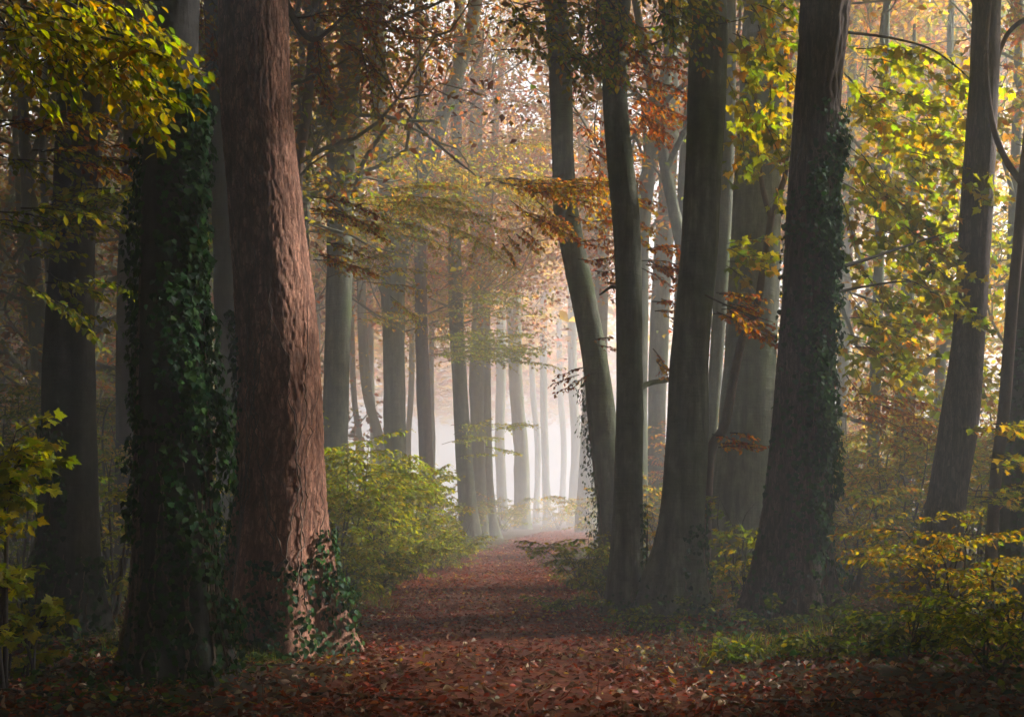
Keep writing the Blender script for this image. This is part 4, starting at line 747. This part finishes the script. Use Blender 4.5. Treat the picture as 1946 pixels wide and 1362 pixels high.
# ------------------------------------------------------------------ forest floor: fallen leaves, grass, ground plants
rng = R_(600)
def scatter(n, x0, x1, y0, y1, dens):
    x = rng.uniform(x0, x1, n); y = y0 * (y1 / y0) ** rng.random(n) if y0 > 0 else rng.uniform(y0, y1, n)
    k = rng.random(n) < dens(x, y); return x[k], y[k]
def lay(x, y, size, palette, tpl, up=.004, flat=.45, rise=.03):
    n = len(x); P = np.stack([x, y, h(x, y) + up + rise * rng.random(n) ** 2], -1)
    A = rng.normal(0, 1, (n, 3)) * np.array([1, 1, .28]); Nn = np.array([0, 0, 1.0]) + rng.normal(0, flat, (n, 3))
    P[:, 2] += .12 * size
    return P, A, Nn, size * rng.uniform(.6, 1.25, n), pal(palette, n, rng, .3)
def edge(x, y): return np.abs(x - path_x(y)) - path_half(y)
acc = Acc()
x, y = scatter(60000, -6, 6.5, 8.4, 24, lambda x, y: np.where(np.abs(x) < .42 * y + .5, np.where(edge(x, y) < 0.4, 1.0, .62), 0) * (.35 + .65 * sst(-.25, .2, fbm(np.stack([x * .9, y * .6, x * 0], -1), 92, 3)))); Q_ = lay(x, y, .068, 'litter+litter+brown', L_MID, flat=.6)
for tp_, sel in ((L_MID, y < 14.5), (L_LO, y >= 14.5)): add_leaves(acc, tp_, *[q[sel] for q in Q_])
x, y = scatter(9000, -6, 6.5, 8.4, 24, lambda x, y: np.where(np.abs(x) < .42 * y + .5, np.where(edge(x, y) < 0.3, .35, .6), 0)); add_leaves(acc, L_MIDCURL, *lay(x, y, .085, 'brown+brown+cream', L_CURL, flat=.9))
x, y = scatter(2600, -6, 6.5, 8.4, 40, lambda x, y: np.where(np.abs(x) < .42 * y + .5, .5, 0)); add_leaves(acc, L_OVATE, *lay(x, y, .075, 'yellow+gold', L_OVATE))
x, y = scatter(70000, -5, 6, 22, 95, lambda x, y: sst(.5, -.3, edge(x, y)) * .9); add_leaves(acc, L_LO, *lay(x, y, .085, 'litter+litter+litter+orange', L_LO, flat=.5))
x, y = scatter(26000, -14, 14, 20, 60, lambda x, y: np.where(edge(x, y) > .2, .7, 0)); add_leaves(acc, L_LO, *lay(x, y, .09, 'litter+brown+gold', L_LO, flat=.5))
x, y = scatter(2600, -6, 6.5, 8.6, 24, lambda x, y: np.where(np.abs(x) < .42 * y + .5, .8, 0)); add_leaves(acc, L_CURL, *lay(x, y, .075, 'cream', L_CURL, .02, .8))
x, y = scatter(5200, -6, 6.5, 8.4, 26, lambda x, y: np.where(np.abs(x) < .42 * y + .5, .9, 0)); add_leaves(acc, L_GRASS, *lay(x, y, .21, 'brown', L_GRASS, .012, .25))
x, y = scatter(9000, -4, 5, 11, 60, lambda x, y: sst(.6, -.2, edge(x, y)) * sst(-.05, .35, fbm(np.stack([x * .8, y * .5, x * 0], -1), 90, 2)) * .9); add_leaves(acc, L_LO, *lay(x, y, .085, 'gold+yellow+orange+brown', L_LO, .02))
fl = acc.build('fallen_leaves', M_DEAD, kind='stuff')
fl['label'] = 'red brown carpet of fallen leaves covering path and floor'
x, y = scatter(2400, -4.5, 5, 9.2, 13.5, lambda x, y: np.where(np.abs(x) < .40 * y, .9, 0))
P, A, Nn, S, C = lay(x, y, .088, 'cream+cream+brown+litter+litter', L_CURL, .02, .8)
keep = np.argsort(P[:, 1] - .6 * rng.random(len(P)) * 6)[:300]
leaf_objects('fallen_leaf', L_CURL, M_DEAD1, GROUND, (0, 0, 0), P[keep], A[keep], Nn[keep], S[keep], C[keep])

acc = Acc()   # grass along the verges
def grass_d(x, y): e = edge(x, y); g = fbm(np.stack([x * .8, y * .8, x * 0], -1), 41, 2); return np.where((e > -.1) & (e < 3.0), sst(-.15, .35, g), 0) * np.where((y > 18) | (np.abs(x) > 1.9), 1, .15)
x, y = scatter(150000, -8, 9, 12, 70, grass_d); n = len(x); P = np.stack([x, y, h(x, y)], -1)
add_leaves(acc, L_GRASS, P, np.array([0, 0, 1.0]) + rng.normal(0, .4, (n, 3)), rng.normal(0, 1, (n, 3)) * np.array([1, 1, .2]), rng.uniform(.07, .2, n), pal('ygreen+lime+green', n, rng))
acc.build('verge_grass', M_LEAF, kind='stuff')['label'] = 'short green grass along the path verges'
acc = Acc()   # ivy and herbs over the floor off the path
def herb_d(x, y): e = edge(x, y); g = fbm(np.stack([x * .7, y * .7, x * 0 + 3], -1), 47, 3); return sst(.3, 1.1, e) * sst(-.25, .25, g)
x, y = scatter(30000, -9, 10, 9, 32, herb_d); n = len(x); g = fbm(np.stack([x * .9, y * .9, x * 0], -1), 50, 2)
P = np.stack([x, y, h(x, y) + .03 + (.06 + .22 * sst(-.1, .5, g)) * rng.random(n)], -1)
add_leaves(acc, L_HERB, P, rng.normal(0, 1, (n, 3)) * np.array([1, 1, .3]), np.array([0, -.15, 1.0]) + rng.normal(0, .35, (n, 3)), rng.uniform(.04, .085, n), np.where(rng.random((n, 1)) < .55, pal('ivy', n, rng, .3), pal('green+ygreen', n, rng)))
acc.build('ground_cover', M_IVY, kind='stuff')['label'] = 'low ivy and green herbs over the floor beside the path'
fern = 'leafy sprouts at the feet of the beeches'
for k, (x, yb, hh, lab) in enumerate([(1190, 1195, .32, 'green sprout right in front of the slim forked beech'), (1240, 1205, .25, 'small sprout between slim and smooth beech feet'), (1170, 1150, .5, 'sprout hugging the slim forked beech'), (1470, 1215, .35, 'sprout in front of the furrowed trunk'), (1320, 1180, .3, 'sprout by the smooth beech\'s pale edge'), (1600, 1200, .45, 'broad leaved sprout past the furrowed trunk'), (1060, 1165, .3, 'sprout at the path edge by the leaning beech'), (1560, 1270, .3, 'low sprout in front of the furrowed trunk\'s ivy side'), (1400, 1270, .22, 'tiny sprout in the leaf litter near the furrowed trunk'), (640, 1175, .3, 'sprout beside the foot of the red trunk')]):
    shrub(lab, x, by(x, yb), hh, .45, R_(620 + k), 'green+ygreen', .07, 6, L_OVATE, 40, group=fern, name='sprout', cat='plant', per=3, nside=6)
fs = R_(640)
for k in range(5):
    x, yb = [(30, 1330), (120, 1345), (455, 1275), (700, 1330), (1550, 1340)][k]; p = at(x, yb, by(x, yb)); ag = fs.uniform(-.5, .5); P = [p + np.array([math.cos(ag), math.sin(ag), 0]) * q + np.array([0, 0, .03 + .03 * math.sin(q * 3)]) for q in (-.5, -.1, .3, .6)]
    a = Acc(); C = curve(np.array(P), 14); C[:, 2] = h(C[:, 0], C[:, 1]) + .03; a.tube(C, np.linspace(.016, .006, 14), 6); o = a.build('fallen_twig', M_TWIG)
    o['label'] = ['fallen twig under the lime sapling', 'fallen twig in front of the ivy clad tree', 'fallen twig between ivy clad and red trunks', 'fallen twig lying on the leafy path', 'fallen twig in front of the furrowed trunk'][k]; o['category'] = 'twig'; o['group'] = 'twigs on the forest floor'

# ------------------------------------------------------------------ the rest of the wood: far trees that read as one mass, trees around, leaf roofs added for shade
rng = R_(700); accT, accL = Acc(), Acc()
def wood_tree(x, y, hh, r, nleaf, leaf, palette, zlo, seg=8, spread=4.0, kids=6):
    g = float(h(x, y)); n = 8; q = np.linspace(0, 1, n)[:, None]; P = np.array([x, y, g - .2]) + np.array([rng.normal(0, 1.1), rng.normal(0, .8), hh]) * q + np.array([rng.normal(0, .5), 0, 0]) * np.sin(q * rng.uniform(3, 7)) + rng.normal(0, .12, (n, 3)) * q * np.array([1, 1, 0])
    accT.tube(P, r * (1 - .8 * q[:, 0]) , seg); cs = []
    for k in range(kids):
        z = rng.uniform(zlo, hh * .9); i = min(n - 2, int(z / hh * (n - 1))); p = P[i] + (P[i + 1] - P[i]) * (z / hh * (n - 1) - i); az = rng.uniform(0, 6.28); out = []
        grow(p, (math.cos(az), math.sin(az), rng.uniform(.1, .8)), spread * rng.uniform(.6, 1.2), r * .35, 1, rng, out, kids=3)
        for Q, R, dp in out:
            cs += list(Q[1:])
            if leaf > .5 and dp == 0: continue
            accT.tube(Q if not dp == 0 or y < 45 else Q[::2], R if not dp == 0 or y < 45 else R[::2], 4 if dp else 3)
    cs = np.array(cs); pos, ax, nm, k = cluster_leaves(cs, nleaf, rng, .75, .25); tone = rng.normal(1, .2, len(cs)).clip(.5, 1.5)[k][:, None]
    if leaf > .5:
        g = (pos[:, 1] < -1) | (np.abs(pos[:, 0]) > .44 * np.maximum(pos[:, 1], 0) + .9) | (pos[:, 2] > .43 * pos[:, 1] + 2.2); pos, ax, nm, k, tone = pos[g], ax[g], nm[g], k[g], tone[g]
    add_leaves(accL, L_LO, pos, ax, nm, leaf * rng.uniform(.65, 1.25, len(pos)), pal(palette, len(pos), rng) * tone)
for k in range(38):                                                  # high orange crowns arching over the path where it fades
    y = rng.uniform(52, 86) if k < 26 else rng.uniform(76, 104); x = path_x(y) + (rng.uniform(8.5, 20) if rng.random() < .55 else -rng.uniform(16, 25)) if k < 26 else path_x(y) + (rng.uniform(10, 19) if rng.random() < .5 else -rng.uniform(18, 26))
    wood_tree(x, y, rng.uniform(25, 33) if k < 26 else rng.uniform(36, 40), rng.uniform(.16, .32), 6000 if k < 26 else 4500, .30 if k < 26 else .42, (['lime+yellow', 'gold+lime', 'orange+gold', 'lime+gold'] if x < path_x(y) else ['orange+gold', 'gold+yellow', 'orange+rust+gold', 'gold+lime'])[k % 4], .2 * y + 2.5, 8, 5.5, 9)
cnt = 0
while cnt < 170:                                                     # flanks and depth of the wood inside the view
    y = rng.uniform(30, 125); x = rng.uniform(-.5, .5) * y; op = float(openness(np.array(x), np.array(y)))
    if abs(x - path_x(y)) < 4 or (-.165 < x / y < .13 and y > 34) or (y < 42 and 5 < x < 26) or rng.random() < op * .96: continue
    side = x < path_x(y)
    wood_tree(x, y, rng.uniform(15, 23), rng.uniform(.15, .36), int(1100 if y < 70 else 650), .235 if y < 60 else .36, ('mixed+rust+ygreen' if side else 'gold+lime+orange') if y < 60 else 'orange+gold+rust', (1.5 if rng.random() < .6 else 5.0) if side and x < -.16 * y - 1 else (9.0 if op > .3 else 5.0), 7, 4.5); cnt += 1
for k in range(150):                                                 # beside and behind the camera, never in view
    y = rng.uniform(-30, 45); s = -1 if rng.random() < .55 else 1; x = s * (max(.42 * max(y, 0), 0) + rng.uniform(4.5, 34))
    if s > 0 and any(abs((x - cx) * .309 - (y - cy_) * .951) < (2.8 if cy_ > 25 else 1.3) and x > cx for cx, cy_ in [(-2.15, 13.2), (4.6, 12.9), (5.9, 19.5), (.3, 10.2), (-.2, 19), (-3.0, 26), (2.5, 12.5), (3.6, 19)]): continue
    wood_tree(x, y, rng.uniform(14, 19), rng.uniform(.2, .4), 620, .95, 'green+ygreen+yellow', 2.0 if s < 0 else 4.0, 6, 4.5, 7)
n = 310000                                                            # unseen leaf roof added to shade the near path and its fog
x = rng.uniform(-38, 40, n); y = rng.uniform(-28, 60, n); z = rng.uniform(0, 1, n)
zl = np.maximum(9.5, CAMH + .9 + .42 * np.maximum(y, 0)); z = zl + z * 5.0
k = (rng.random(n) > openness(x, y)) & (z < 24) & (fbm(np.stack([x * .22, y * .22, z * .1], -1), 71, 2) > -.28)
k &= ~((x > 4) & (rng.random(n) < .7 * sst(8, 30, y)))
x, y, z = x[k], y[k], z[k]; k = shade_keep(np.stack([x, y, z], -1), rng); x, y, z = x[k], y[k], z[k]; n = len(x)
add_leaves(accL, L_LO, np.stack([x, y, z], -1), rng.normal(0, 1, (n, 3)) * np.array([1, 1, .3]), np.array([0, 0, 1.]) + rng.normal(0, .4, (n, 3)), rng.uniform(.75, 1.3, n), pal('ygreen+yellow+green', n, rng))
n = 13000                                                            # unseen leaf layer without trees, added to shade the upper fog
y = rng.uniform(36, 100, n); x = path_x(y) + rng.uniform(-22, 27, n); z = np.maximum(.415 * y + 2.5, 22) + rng.uniform(0, 7, n)
k = (z < 41) & (rng.random(n) < .8); x, y, z = x[k], y[k], z[k]; k = shade_keep(np.stack([x, y, z], -1), rng); x, y, z = x[k], y[k], z[k]; n = len(x)
add_leaves(accL, L_LO, np.stack([x, y, z], -1), rng.normal(0, 1, (n, 3)) * np.array([1, 1, .4]), np.array([0, 0, 1.]) + rng.normal(0, .6, (n, 3)), rng.uniform(.8, 1.3, n), pal('orange+gold+yellow', n, rng))
n = 90000                                                            # fading far crowns, added to dim the lit fog and opened at the glow
y = rng.uniform(78, 215, n); x = path_x(y) + rng.uniform(-62, 66, n); z = rng.uniform(15, 26, n)
k = (fbm(np.stack([x * .14, y * .14, z * .1], -1), 75, 2) > -.2) & ~((y > 80) & (y < 150) & (x - path_x(y) > -9) & (x - path_x(y) < 42) & (rng.random(n) < .93)); x, y, z = x[k], y[k], z[k]; n = len(x)
add_leaves(accL, L_LO, np.stack([x, y, z], -1), rng.normal(0, 1, (n, 3)) * np.array([1, 1, .3]), np.array([0, 0, 1.]) + rng.normal(0, .5, (n, 3)), rng.uniform(.8, 1.35, n), pal('orange+gold+yellow', n, rng))
w = accT.build('surrounding_wood', M_BEECH, kind='stuff'); w['label'] = 'crowded grey trunks of the surrounding wood fading into fog'
w = accL.build('canopy_and_shade_roof', M_LEAF, kind='stuff'); w['label'] = 'autumn canopy of the surrounding wood, orange far off, green nearby, with unseen leaf roofs added for shade'

# ------------------------------------------------------------------ haze
bx, by_, bz = (-186, 186), (-52, 296), (-2.2, 44)
a = Acc(); a.add(np.array([(x, y, z) for x in bx for y in by_ for z in bz], float), np.array([(0, 1, 3, 2), (4, 6, 7, 5), (0, 4, 5, 1), (2, 3, 7, 6), (0, 2, 6, 4), (1, 5, 7, 3)]))
m, nt, N, L, out = mat('morning_fog')
pv = N('ShaderNodeVolumePrincipled'); pv.inputs['Density'].default_value = HAZE_DENSITY; pv.inputs['Color'].default_value = (*HAZE_COLOR, 1); pv.inputs['Anisotropy'].default_value = 0.0
pv.inputs['Density Attribute'].default_value = ''; L(pv.outputs[0], out.inputs['Volume'])
try: m.cycles.homogeneous_volume = True
except Exception: pass
a.build('haze', m, kind='stuff', smooth=False)
